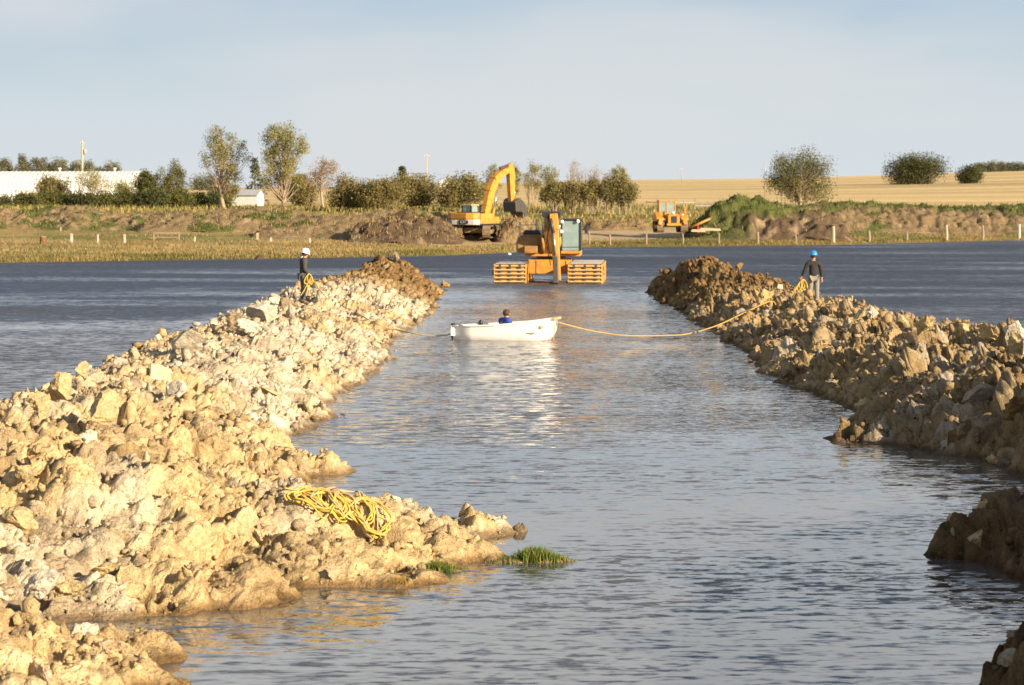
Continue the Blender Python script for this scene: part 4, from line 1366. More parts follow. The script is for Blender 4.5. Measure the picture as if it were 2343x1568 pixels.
def pole(label, px, py0, py1, D, r, transformer=False, arm=0.0):
    p = at(px, py1, D)
    zt = H - (py0 - HY) * D / F
    root = empty('utility_pole', (p.x, D, p.z)); tag(root, label, 'utility pole')
    m = MB(); m.tube([(0, 0, -0.3), (0, 0, zt - p.z)], [r, r * 0.75], 10); m.build('pole', MAT['palewood'], root, smooth_sh=True)
    if arm:
        m = MB(); m.box(-arm, arm, -0.06, 0.06, zt - p.z - 0.35, zt - p.z - 0.22); m.build('crossarm', MAT['palewood'], root)
        for s in (-1, 0.0, 1):
            m = MB(); m.lathe([(0.03, 0), (0.06, 0.05), (0.05, 0.12), (0.02, 0.16)], (s * arm * 0.9, 0, zt - p.z - (0.22 if s else 0.0)), 8)
            m.build('insulator', MAT['lamp'], root, smooth_sh=True)
    if transformer:
        m = MB(); m.lathe([(0.05, -2.0), (0.24, -1.95), (0.25, -1.25), (0.18, -1.15), (0.05, -1.08)], (0.42, 0, zt - p.z), 12); m.build('transformer', MAT['greysteel'], root, smooth_sh=True)
        m = MB(); m.beam((0.0, 0, zt - p.z - 1.4), (0.22, 0, zt - p.z - 1.4), 0.08, 0.12); m.build('bracket', MAT['darksteel'], root)
    return root


pole('pale utility pole with a transformer standing behind the barn roof', 188, 325, 420, 410, 0.20, True, 0.28)
pole('thin faint utility pole above the long hedge, near the distant white roof', 976, 355, 430, 560, 0.13, False, 0.55)
pole('thin grey pole at the left side of the large round tree', 1750, 372, 448, 352, 0.07)
pole('very faint thin pole far off above the golden field skyline', 1559, 386, 414, 950, 0.14, False, 0.8)


# ------------------------------------------------------------------ fences, stakes, gate
def stake(label, px, py0, py1, w, mat, D=None, name='marker_stake', cat='stake', lean=0.0):
    if D is None:
        k = (px - CX) / F
        # walk back from the shore until the ground row matches
        D = float(shore_D(k)) + 0.5
        while D < 300 and HY + (H - lz(k * D, D)) * F / D > py1:
            D += 0.5
    x = (px - CX) * D / F
    zb = lz(x, D); h = (py1 - py0) * D / F
    o_ = empty(name, (x, D, zb)); tag(o_, label, cat, 'stakes on the far shore')
    w_ = w * D / F
    m = MB(); m.prism([(-w_ / 2, -0.2), (w_ / 2, -0.2), (w_ / 2, h - 0.06), (w_ / 2 - 0.03, h), (-w_ / 2 + 0.03, h), (-w_ / 2, h - 0.06)], -w_ * 0.35, w_ * 0.35, 'y')
    q = m.build('post', mat, o_)
    m = MB(); m.box(-w_ * 0.55, w_ * 0.55, -w_ * 0.40, w_ * 0.40, h * 0.72, h * 0.82); m.build('band', MAT['stake'] if mat is not MAT['stake'] else MAT['palewood'], o_)
    o_.rotation_euler = (0, lean, 0)
    return o_


stake('white stake in the far grass, leftmost of the tall three', 164, 535, 556, 5.5, MAT['stake'])
stake('white stake in the far grass, middle of the tall three', 224, 536, 557, 3.8, MAT['stake'])
stake('white stake in the far grass, rightmost of the tall three', 286, 537, 558, 4.5, MAT['stake'], lean=-0.05)
stake('thin pale stake right of the brown frame in the far grass', 446, 541, 555, 3.0, MAT['stake'])
stake('pale stake with an orange tinge at the left end of the broad brown mound', 589, 533, 549, 5.0, MAT['palewood'])
stake('short white stake before the broad brown mound, left of the white hard hat', 620, 544, 554, 4.0, MAT['stake'])
stake('short white stake above the white hard hat', 709, 545, 556, 4.0, MAT['stake'])
stake('white stake in front of the dark heap of clods', 878, 536, 555, 4.2, MAT['stake'])
stake('tiny pale stake on the left grassy mound', 139, 517, 526, 2.6, MAT['palewood'], 225)


def frame_gate():
    D = 200.0
    p = at(381, 552, D); zb = lz(p.x, D)
    root = empty('livestock_gate', (p.x, D, zb)); tag(root, 'low dark brown rail frame in the far grass right of the white stakes', 'gate')
    w = 58 * D / F / 2
    for s in (-1, 1):
        m = MB(); m.box(s * w - 0.05, s * w + 0.05, -0.05, 0.05, -0.2, 0.62); m.build('post', MAT['wood'], root)
    m = MB(); m.box(-w, w, -0.06, -0.052 + 0.1, 0.50, 0.60); m.build('rail', MAT['wood'], root)
    m = MB(); m.box(-w + .06, w - .06, -0.03, 0.03, 0.18, 0.25); m.build('rail', MAT['wood'], root)


frame_gate()


def barrel():
    D = 190.0
    p = at(98, 552, D); zb = lz(p.x, D)
    root = empty('rusty_drum', (p.x, D, zb)); tag(root, 'small rusty drum lying in the grass at the far left', 'drum')
    m = MB(); m.lathe([(0.02, 0), (0.22, 0.0), (0.225, 0.17), (0.235, 0.18), (0.225, 0.19), (0.225, 0.36), (0.235, 0.37), (0.225, 0.38), (0.22, 0.56), (0.02, 0.56)], (0, 0, 0.0), 18); m.build('body', MAT['rust'], root, smooth_sh=False)
    m = MB(); m.lathe([(0.236, 0.545), (0.236, 0.575), (0.215, 0.575)], (0, 0, 0), 18); m.build('rim', MAT['palewood'], root)


barrel()


def wire_fence(label, posts, wires, name='wire_fence', mat=None):
    """posts: (px, py_top, py_foot, width px, material)"""
    pts = []
    root = None
    for (px, t, f, w, mt) in posts:
        k = (px - CX) / F
        D = float(shore_D(k)) + 0.6
        x = k * D
        zb = lz(x, D)
        if root is None:
            root = empty(name, (x, D, zb)); tag(root, label, 'fence')
            ox = Vector((x, D, zb))
        h = max(0.5, H - (t - HY) * D / F - zb)
        wm = w * D / F
        q = Vector((x, D, zb)) - ox
        m = MB()
        m.tube([q + Vector((0, 0, -0.3)), q + Vector((0.01, 0, h * 0.5)), q + Vector((0.03 * rng.uniform(-1, 1), 0, h))], [wm / 2, wm / 2 * 0.95, wm / 2 * 0.85], 8)
        m.build('post', MAT[mt], root, smooth_sh=False)
        pts.append((q, h))
    for fz in wires:
        m = MB()
        path = []
        for i, (q, h) in enumerate(pts):
            path.append(q + Vector((0, -0.06, 0.95 * fz)))
            if i + 1 < len(pts):
                path.append((q + pts[i + 1][0]) / 2 + Vector((0, -0.06, 0.95 * fz - 0.03)))
        m.tube(path, 0.008, 4, cap=False)
        m.build('wire', MAT['darksteel'], root)


wire_fence('wire fence on wooden posts along the water from the bulldozer to the right edge',
           [(1348, 531, 567, 4, 'wood'), (1395, 537, 566, 5, 'wood'), (1478, 535, 565, 5, 'wood'), (1562, 535, 564, 4, 'wood'), (1644, 533, 563, 4, 'wood'), (1733, 531, 562, 6, 'wood'), (1820, 533, 561, 4, 'wood'), (1906, 518, 562, 8, 'palewood'),
            (1988, 528, 560, 7, 'wood'), (2074, 530, 559, 5, 'wood'), (2165, 515, 559, 7, 'palewood'), (2248, 516, 556, 6, 'wood'), (2331, 513, 552, 7, 'stake'), (2420, 515, 552, 7, 'wood')], [0.35, 0.62, 0.9])


def field_fence():
    D = 326.0
    p = at(1500, 462, D)
    root = empty('field_fence', (p.x, D, lz(p.x, D))); tag(root, 'grey rail fence along the foot of the golden field behind the bulldozer', 'fence')
    xs = [1478, 1510, 1545, 1563, 1590, 1620, 1655]
    for i, px in enumerate(xs):
        x = (px - CX) * D / F
        z = lz(x, D) - root.location.z
        hh = 0.95 if px not in (1590, 1655) else 1.35
        m = MB(); m.box(x - p.x - 0.09, x - p.x + 0.09, -0.08, 0.08, z - 0.3, z + hh); m.build('post', MAT['wood'], root)
    for a, b, zz, mt in ((1478, 1515, 0.8, 'rust'), (1520, 1590, 0.75, 'greysteel'), (1590, 1655, 0.7, 'wood'), (1590, 1655, 0.4, 'greysteel')):
        xa, xb = (a - CX) * D / F - p.x, (b - CX) * D / F - p.x
        z = lz((a + b) / 2 * D / F - CX * D / F, D) - root.location.z
        m = MB(); m.beam((xa, -0.1, z + zz), (xb, -0.1, z + zz), 0.05, 0.13); m.build('rail', MAT[mt], root)


field_fence()
# ------------------------------------------------------------------ amphibious excavator in the channel
def part(mb, name, mat, parent, bevel=0.0, sm=False):
    return mb.build(name, MAT[mat] if isinstance(mat, str) else mat, parent, bevel, sm)


def amphibious_excavator():
    D = 129.5 + 3.0
    root = empty('amphibious_excavator', ((1262 - CX) * 129.5 / F, D, 0), math.radians(-3.4))
    tag(root, 'yellow amphibious excavator on two pontoons facing the camera in the channel', 'excavator')
    for (xa, xb) in ((-2.66, -1.04), (0.98, 2.70)):
        c, w = (xa + xb) / 2, (xb - xa)
        # pontoon hull: raked ends
        prof = [(-3.55, 0.55), (-3.45, 0.92), (3.3, 0.92), (3.6, 0.5), (2.9, -0.6), (-3.0, -0.6), (-3.5, -0.1)]
        m = MB(); m.prism(prof, xa + 0.10, xb - 0.10, 'x'); hull = part(m, 'pontoon', 'yellow', root, 0.03)
        for xs in (xa, xb - 0.075):
            m = MB(); m.prism([(y * 1.012, z + (0.03 if z > 0 else -0.03)) for y, z in prof], xs, xs + 0.075, 'x'); part(m, 'side_plate', 'yellow', hull, 0.01)
        for xs in (xa + 0.32, c, xb - 0.32):
            m = MB(); m.box(xs - 0.045, xs + 0.045, -3.62, -3.50, -0.3, 0.93); part(m, 'track_chain', 'darksteel', hull)
            m = MB(); m.box(xs - 0.045, xs + 0.045, -3.45, 3.3, 0.925, 0.955); part(m, 'track_chain', 'darksteel', hull)
        for i in range(6):
            z = 0.86 - i * 0.19
            y = -3.60 - (0.03 if i else -0.05)
            m = MB(); m.box(xa + 0.02, xb - 0.02, y - 0.05, y + 0.04, z - 0.034, z + 0.034); part(m, 'track_cleat', 'cream', hull, 0.01)
        for i in range(15):
            y = -3.28 + i * 0.46
            m = MB(); m.box(xa + 0.09, xb - 0.09, y - 0.14, y + 0.14, 0.957, 0.985); part(m, 'deck_plate', 'greysteel', hull, 0.006)
        m = MB(); m.lathe([(0.02, -0.06), (0.13, -0.06), (0.13, 0.06), (0.02, 0.06)], (xa - 0.03 if xa < 0 else xb + 0.03, -3.2, 0.55), 14, 'x'); part(m, 'idler_hub', 'yellow_dull', hull)
    m = MB(); m.box(2.71, 2.75, -3.3, -3.05, 0.55, 0.85); part(m, 'reflector', 'red', root)
    # frame between the pontoons
    for y in (-1.5, 1.2):
        m = MB(); m.box(-1.06, 1.0, y - 0.25, y + 0.25, 0.42, 1.12); part(m, 'cross_beam', 'yellow', root, 0.02)
        for x in (-0.95, -0.6, 0.55, 0.88):
            m = MB(); m.box(x - 0.05, x + 0.05, y - 0.29, y - 0.252, 0.45, 1.09); part(m, 'gusset', 'yellow_dull', root)
    m = MB(); m.box(-1.1, -1.02, -2.9, 2.8, 0.42, 0.78); part(m, 'inner_rail', 'yellow', root)
    m = MB(); m.box(0.93, 1.0, -2.9, 2.8, 0.42, 0.78); part(m, 'inner_rail', 'yellow', root)
    m = MB(); m.lathe([(0.05, 1.08), (0.75, 1.08), (0.75, 1.24), (0.68, 1.26), (0.05, 1.26)], (0, 0.1, 0), 28); part(m, 'slewing_ring', 'darksteel', root)
    m = MB(); m.box(-1.30, 1.50, -0.95, 2.2, 1.27, 1.40); part(m, 'turntable_deck', 'yellow', root, 0.02)
    # engine house on the left, counterweight behind
    m = MB(); m.prism([(-1.62, 1.42), (-1.66, 1.9), (-1.55, 2.28), (-1.35, 2.36), (-0.50, 2.36), (-0.42, 2.2), (-0.42, 1.42)], -0.9, 1.6, 'y'); house = part(m, 'engine_house', 'house', root, 0.05)
    m = MB(); m.box(-1.32, -0.56, -0.93, -0.905, 1.48, 2.26); part(m, 'front_panel', 'house', house, 0.01)
    m = MB(); m.prism([(-1.70, 1.46), (-1.73, 1.95), (-1.62, 2.24), (-1.58, 2.24), (-1.66, 1.95), (-1.63, 1.46)], -0.7, 1.5, 'y'); part(m, 'sheen_panel', 'greysteel', house)  # silvery reflection on the curved side, painted as a grey panel
    m = MB(); m.prism([(-1.42, 2.365), (-0.46, 2.365), (-0.55, 2.56), (-1.28, 2.58)], -0.75, 1.4, 'y'); part(m, 'hood', 'black', house, 0.03)
    m = MB(); m.tube([(-0.75, 0.6, 2.5), (-0.75, 0.6, 3.0), (-0.75, 0.7, 3.06)], 0.06, 10); part(m, 'exhaust_pipe', 'darksteel', house)
    m = MB()
    m.prism([(-1.35, 1.6), (1.35, 1.6), (1.2, 2.25), (0.6, 2.6), (-0.6, 2.6), (-1.2, 2.25)], 1.42, 2.3, 'z'); part(m, 'counterweight', 'yellow', root, 0.05)
    for z in (2.42, 2.62):
        m = MB(); m.tube([(-1.45, -0.85, z), (-1.45, 0.6, z)], 0.018, 6); part(m, 'handrail', 'darksteel', house)
    m = MB(); m.box(-0.40, -0.12, -0.7, 0.3, 1.41, 2.15); part(m, 'dark_gap_block', 'black', root, 0.03)  # black box added to stand for the dark gap beside the boom
    m = MB(); m.box(-1.28, -0.62, -1.22, -0.95, 1.42, 1.80); part(m, 'tool_box', 'house', root, 0.03)
    for i, (xa, za) in enumerate(((-0.36, 2.1), (-0.26, 2.2), (-0.18, 2.05))):
        m = MB(); m.tube([(xa, -0.5, za), (xa + 0.02, -0.9, za + 0.45), (-0.22 + 0.05 * i, -1.5, 2.65), (-0.2 + 0.06 * i, -1.9, 3.2)], 0.028, 6); part(m, 'hydraulic_hose', 'black', root, 0, True)
    for (xa, ya) in ((-1.55, -0.85), (-1.55, 0.5), (-0.6, -0.85)):
        m = MB(); m.tube([(xa, ya, 2.3), (xa, ya, 2.85)], 0.018, 6); part(m, 'rail_post', 'darksteel', root)
    m = MB(); m.tube([(-0.6, -0.85, 2.85), (-1.55, -0.85, 2.85), (-1.55, 0.5, 2.85)], 0.018, 6); part(m, 'guard_rail', 'darksteel', root)
    # cab on the right
    cb = MB(); cb.box(0.56, 1.56, -1.28, 0.45, 1.41, 1.56); cab = part(cb, 'cab', 'yellow', root, 0.02)
    m = MB(); m.box(0.54, 1.58, -1.30, 0.48, 3.06, 3.16); part(m, 'cab_roof', 'black', cab, 0.03)
    for x in (0.59, 1.53):
        for y in (-1.25, 0.42):
            m = MB(); m.box(x - 0.045, x + 0.045, y - 0.045, y + 0.045, 1.56, 3.06); part(m, 'cab_post', 'black', cab)
    m = MB(); m.box(0.635, 1.485, -1.262, -1.25, 1.75, 3.04); part(m, 'windscreen', 'glass', cab)
    m = MB(); m.box(0.635, 1.485, -1.262, -1.25, 1.575, 1.73); part(m, 'lower_windscreen', 'glass', cab)
    m = MB(); m.box(0.635, 1.485, -1.285, -1.235, 1.73, 1.755); part(m, 'window_bar', 'black', cab)
    m = MB(); m.box(1.552, 1.562, -1.2, 0.37, 1.6, 3.0); part(m, 'side_window', 'glass', cab)
    m = MB(); m.box(0.563, 0.573, -1.2, 0.37, 1.6, 3.0); part(m, 'side_window', 'glass', cab)
    m = MB(); m.box(0.64, 1.48, 0.43, 0.44, 1.57, 3.04); part(m, 'rear_panel', 'greysteel', cab)
    m = MB(); m.box(0.86, 1.26, -0.25, 0.1, 1.58, 2.55); part(m, 'seat', 'black', cab, 0.05)
    for (x, z) in ((0.62, 3.02), (1.42, 3.04), (0.58, 2.52)):
        m = MB(); m.lathe([(0.05, -1.30), (0.075, -1.34), (0.09, -1.40), (0.085, -1.42), (0.01, -1.425)], (x, 0, z), 12, 'y'); part(m, 'work_lamp', 'lamp', cab, 0, True)
    m = MB(); m.beam((1.58, -1.25, 2.75), (1.82, -1.3, 2.75), 0.03, 0.03); part(m, 'mirror_arm', 'darksteel', cab)
    m = MB(); m.box(1.74, 1.92, -1.34, -1.29, 2.45, 2.85); part(m, 'mirror', 'black', cab, 0.015)
    # boom folded up towards the camera, stick hanging into the water
    bm_ = MB()
    bm_.beam((0.08, -0.55, 1.55), (0.08, -1.9, 3.0), 0.72, 0.6, 0.66, 0.78)
    bm_.beam((0.09, -1.75, 2.95), (0.22, -3.35, 3.22), 0.62, 0.70, 0.5, 0.42)
    boom = part(bm_, 'boom', 'house', root, 0.03)
    for x in (-0.34, 0.50):
        m = MB(); m.tube([(x, -0.95, 1.45), (x, -1.55, 2.25)], 0.085, 10); part(m, 'boom_cylinder', 'yellow_dull', boom, 0, True)
        m = MB(); m.tube([(x, -1.52, 2.22), (x, -1.95, 2.85)], 0.05, 10); part(m, 'piston_rod', 'steel', boom, 0, True)
    m = MB(); m.beam((0.16, -2.6, 3.44), (0.20, -3.75, 3.38), 1.0, 0.24, 0.9, 0.28); part(m, 'boom_head', 'black', boom, 0.03)
    m = MB(); m.beam((-0.05, -2.9, 3.30), (0.5, -3.3, 3.36), 0.3, 0.2); part(m, 'hose_bundle', 'black', boom, 0.04)
    sm_ = MB(); sm_.beam((0.30, -3.66, 3.42), (0.36, -3.8, 2.6), 0.40, 0.34, 0.40, 0.55, (0, 1, 0)); sm_.beam((0.36, -3.8, 2.62), (0.50, -4.0, 0.15), 0.38, 0.55, 0.34, 0.36, (0, 1, 0))
    stick = part(sm_, 'stick', 'yellow', root, 0.03)
    m = MB(); m.tube([(0.16, -4.08, 3.2), (0.32, -4.15, 2.5)], 0.085, 10); part(m, 'bucket_cylinder', 'darksteel', stick, 0, True)
    m = MB(); m.tube([(0.31, -4.14, 2.52), (0.42, -4.2, 1.4)], 0.05, 10); part(m, 'piston_rod', 'steel', stick, 0, True)
    m = MB(); m.beam((0.42, -4.28, 1.35), (0.44, -4.40, 0.05), 0.22, 0.16, 0.26, 0.2, (0, 1, 0)); part(m, 'bucket_link', 'darksteel', stick, 0.02)
    m = MB(); m.prism([(-4.55, -0.1), (-4.2, 0.12), (-3.85, 0.05), (-3.75, -0.5), (-4.2, -0.9), (-4.7, -0.7)], 0.05, 0.92, 'x'); part(m, 'bucket', 'darksteel', stick, 0.03)
    for (x0, z0) in ((0.10, 2.9), (0.06, 2.7)):
        m = MB(); m.tube([(x0, -3.2, z0 + .2), (x0 - 0.12, -3.5, z0 - 0.7), (x0, -3.65, z0 - 1.4), (x0 + .1, -3.8, z0 - 1.8)], 0.022, 6); part(m, 'hydraulic_hose', 'black', stick)


amphibious_excavator()


def text_obj(name, body, size, mat, parent, loc, rot, extrude=0.004):
    cu = bpy.data.curves.new(name, 'FONT'); cu.body = body; cu.size = size; cu.extrude = extrude
    cu.align_x = 'CENTER'; cu.align_y = 'CENTER'
    tmp = bpy.data.objects.new('tmp', cu); col.objects.link(tmp)
    dg = bpy.context.evaluated_depsgraph_get()
    me = bpy.data.meshes.new_from_object(tmp.evaluated_get(dg))
    bpy.data.objects.remove(tmp)
    o = link_mesh(name, me, mat, parent)
    o.location = loc; o.rotation_euler = rot
    return o


def track_set(root, xs, w, L, hh, mat_shoe, mat_frame, shoes=26, name='track'):
    """crawler tracks: local y is the driving direction"""
    for x in xs:
        r = hh / 2
        path = []
        n = shoes
        straight = L - 2 * r
        tot = 2 * straight + 2 * math.pi * r
        fr = MB(); fr.prism([(-straight / 2 - 0.1, r - 0.16), (straight / 2 + 0.1, r - 0.16), (straight / 2 + 0.1, r + 0.14), (-straight / 2 - 0.1, r + 0.14)], x - w * 0.32, x + w * 0.32, 'x')
        tr = part(fr, name, mat_frame, root, 0.02)
        for yy in (-straight / 2, straight / 2):
            m = MB(); m.lathe([(0.05, -w * 0.3), (r * 0.86, -w * 0.3), (r * 0.86, w * 0.3), (0.05, w * 0.3)], (x, yy, r), 20, 'x'); part(m, 'sprocket', 'darksteel', tr)
        for i in range(n):
            s = tot * i / n
            if s < straight:
                y, z, a = -straight / 2 + s, 2 * r, 0
            elif s < straight + math.pi * r:
                t = (s - straight) / r; y, z, a = straight / 2 + r * math.sin(t), r + r * math.cos(t), -t
            elif s < 2 * straight + math.pi * r:
                y, z, a = straight / 2 - (s - straight - math.pi * r), 0, math.pi
            else:
                t = (s - 2 * straight - math.pi * r) / r; y, z, a = -straight / 2 - r * math.sin(t), r - r * math.cos(t), math.pi - t
            M = Matrix.Translation((x, y, z)) @ Matrix.Rotation(a, 4, 'X')
            m = MB(); p_ = tot / n * 0.47
            m.box(-w / 2, w / 2, -p_, p_, -0.03, 0.01, M); m.box(-w / 2, w / 2, -p_ * 0.25, p_ * 0.1, 0.01, 0.05, M)
            part(m, 'track_shoe', mat_shoe, tr)


def tracked_excavator():
    D = 206.0
    x = (1088 - CX) * D / F
    zb = lz(x, D) - 0.02
    zb = H - (543 - HY) * D / F
    th = math.radians(35)
    root = empty('tracked_excavator', (x, D, zb), -th)
    tag(root, 'yellow tracked excavator on the far shore swinging a dirt-filled bucket', 'excavator')
    tr = empty('undercarriage', (0, 0, 0), math.radians(28)); tr.parent = root
    # tracks stand a little turned against the house
    track_set(tr, (-1.1, 1.1), 0.62, 3.9, 0.88, 'mud', 'mud', 24)
    m = MB(); m.box(-0.85, 0.85, -0.9, 0.9, 0.35, 0.78); part(m, 'car_body', 'mud', tr, 0.04)
    m = MB(); m.lathe([(0.05, 0.76), (0.62, 0.76), (0.62, 0.93), (0.05, 0.93)], (0, 0, 0), 24); part(m, 'slewing_ring', 'black', root)
    # house (heading = +y)
    m = MB(); m.box(-1.36, 1.36, -1.5, 1.55, 0.93, 1.06); house = part(m, 'house_deck', 'black', root, 0.02)
    cw = [(-1.42, -1.35), (-1.25, -2.0), (-0.7, -2.28), (0.7, -2.28), (1.25, -2.0), (1.42, -1.35)]
    m = MB(); m.prism(cw, 0.98, 1.42, 'z'); part(m, 'counterweight_base', 'greysteel', root, 0.05)
    m = MB(); m.prism([(a * 1.01, b * 1.01) for a, b in cw], 1.425, 1.92, 'z'); cwo = part(m, 'counterweight', 'yellow', root, 0.06)
    for s in (-1, 1):
        m = MB(); m.box(s * 1.40 - 0.04, s * 1.40 + 0.04, -1.34, 0.3, 1.07, 1.86); part(m, 'side_panel', 'yellow', root, 0.02)
    m = MB(); m.box(-1.34, 1.34, -1.34, 0.35, 1.065, 1.82); part(m, 'engine_house', 'yellow_dull', root, 0.03)
    m = MB(); m.box(-0.95, 0.85, -1.25, 0.1, 1.825, 1.98); part(m, 'hood', 'black', root, 0.03)
    m = MB(); m.tube([(0.75, -0.7, 1.9), (0.75, -0.7, 2.35), (0.75, -0.8, 2.42)], 0.06, 10); part(m, 'exhaust_pipe', 'darksteel', root)
    # plate and lettering on the back
    m = MB(); m.box(-0.62, -0.18, -2.325, -2.30, 1.02, 1.36); part(m, 'rear_plate', 'lamp', root)
    m = MB(); m.box(0.06, 0.92, -2.335, -2.30, 1.06, 1.34); pb = part(m, 'name_panel', 'black', root)
    text_obj('lettering', 'CAT', 0.27, MAT['lamp'], pb, (0.49, -2.345, 1.20), (math.radians(90), 0, 0))
    # cab front left
    m = MB(); m.box(-1.36, -0.42, 0.0, 1.5, 1.07, 1.45); cab = part(m, 'cab', 'yellow', root, 0.03)
    m = MB(); m.box(-1.38, -0.40, -0.03, 1.5, 2.46, 2.56); part(m, 'cab_roof', 'cream', cab, 0.04)
    for a in (-1.32, -0.46):
        for b in (0.03, 1.44):
            m = MB(); m.box(a - 0.045, a + 0.045, b - 0.045, b + 0.045, 1.45, 2.46); part(m, 'cab_post', 'black', cab)
    for (a0, a1, b0, b1) in ((-1.27, -0.51, 0.02, 0.03), (-1.27, -0.51, 1.43, 1.44), (-1.345, -1.335, 0.08, 1.4), (-0.445, -0.435, 0.08, 1.4)):
        m = MB(); m.box(a0, a1, b0, b1, 1.47, 2.44); part(m, 'cab_window', 'glass', cab)
    m = MB(); m.box(0.62, 1.30, 0.4, 1.4, 1.07, 1.6); part(m, 'tool_box', 'yellow', root, 0.04)
    # boom, stick, bucket in the plane x = 0.12
    bx = 0.12
    m = MB()
    pts = [((0.95, 1.30), 0.55), ((1.30, 2.4), 0.68), ((1.75, 3.5), 0.74), ((2.35, 4.42), 0.70), ((3.3, 5.05), 0.54), ((4.55, 5.42), 0.38)]
    for (a, wa), (b, wb) in zip(pts[:-1], pts[1:]):
        m.beam((bx, a[0], a[1]), (bx, b[0], b[1]), 0.46, wa, 0.46, wb, (0, -1, 1))
    boom = part(m, 'boom', 'yellow', root, 0.02)
    m = MB(); m.beam((bx, 3.1, 5.44), (bx, 4.5, 5.68), 0.2, 0.2); part(m, 'stick_cylinder', 'darksteel', boom, 0.03)
    for s in (-1, 1):
        m = MB(); m.tube([(bx + s * 0.36, 1.5, 1.25), (bx + s * 0.36, 1.85, 2.3)], 0.11, 10); part(m, 'boom_cylinder', 'yellow_dull', boom, 0, True)
        m = MB(); m.tube([(bx + s * 0.36, 1.84, 2.28), (bx + s * 0.36, 2.25, 3.6)], 0.065, 10); part(m, 'piston_rod', 'steel', boom, 0, True)
    m = MB(); m.box(bx - 0.25, bx - 0.232, 2.42, 2.95, 4.3, 4.75); part(m, 'lamp_plate', 'lamp', boom)
    m = MB()
    m.beam((bx, 4.35, 5.78), (bx, 4.62, 4.9), 0.40, 0.55, 0.40, 0.78, (0, 1, 0)); m.beam((bx, 4.62, 4.95), (bx, 4.72, 2.45), 0.38, 0.78, 0.34, 0.42, (0, 1, 0))
    stick = part(m, 'stick', 'yellow', root, 0.02)
    m = MB(); m.tube([(bx, 5.0, 5.0), (bx, 5.15, 3.9)], 0.09, 10); part(m, 'bucket_cylinder', 'darksteel', stick, 0, True)
    m = MB(); m.tube([(bx, 5.14, 3.95), (bx, 5.2, 2.9)], 0.055, 10); part(m, 'piston_rod', 'steel', stick, 0, True)
    bk = [(4.40, 2.75), (4.9, 3.05), (5.5, 2.85), (6.1, 2.25), (6.15, 1.45), (5.9, 1.45), (5.3, 1.95), (4.5, 1.95)]
    m = MB(); m.prism(bk, bx - 0.62, bx + 0.62, 'x'); bo = part(m, 'bucket', 'darksteel', stick, 0.04)
    for i in range(5):
        xx = bx - 0.52 + i * 0.26
        m = MB(); m.beam((xx, 6.02, 1.50), (xx, 6.12, 1.18), 0.10, 0.12, 0.05, 0.03); part(m, 'tooth', 'darksteel', bo)
    me_, co = rock_mesh('dirt_load', 900, 3, 1.2, 5)
    lo = link_mesh('dirt_load', me_, MAT['mud'], bo, True)
    lo.location = (bx, 5.0, 2.85); lo.scale = (0.80, 0.85, 0.50)
    # the house frame points are given with the house already turned: undercarriage keeps its own heading


tracked_excavator()


def falling_dirt():
    D = 206.0
    r = np.random.default_rng(44)
    c = at(1178, 500, D)
    V, T, off = [], [], 0
    bm = bmesh.new(); bmesh.ops.create_icosphere(bm, subdivisions=1, radius=1.0)
    co = np.array([v.co[:] for v in bm.verts]); fs = np.array([[v.index for v in f.verts] for f in bm.faces]); bm.free()
    for i in range(260):
        t = r.uniform(0, 1) ** 0.8
        p = np.array([c.x - 0.35 + r.normal() * (0.30 + 0.35 * t), 207.6 + 3.0 + r.normal() * 0.5, 2.6 - 1.5 * t])
        p[1] = D + 3.4 + r.normal() * 0.5
        s = 0.05 * r.uniform(0.5, 2.2)
        V.append(co * s * r.uniform(0.6, 1.3, 3) + p); T.append(fs + off); off += len(co)
    o = link_mesh('falling_dirt', tri_mesh('falling_dirt', np.concatenate(V), np.concatenate(T)), MAT['mud'])
    tag(o, 'loose dirt falling from the excavator bucket onto the pile', 'dirt', kind='stuff')


falling_dirt()


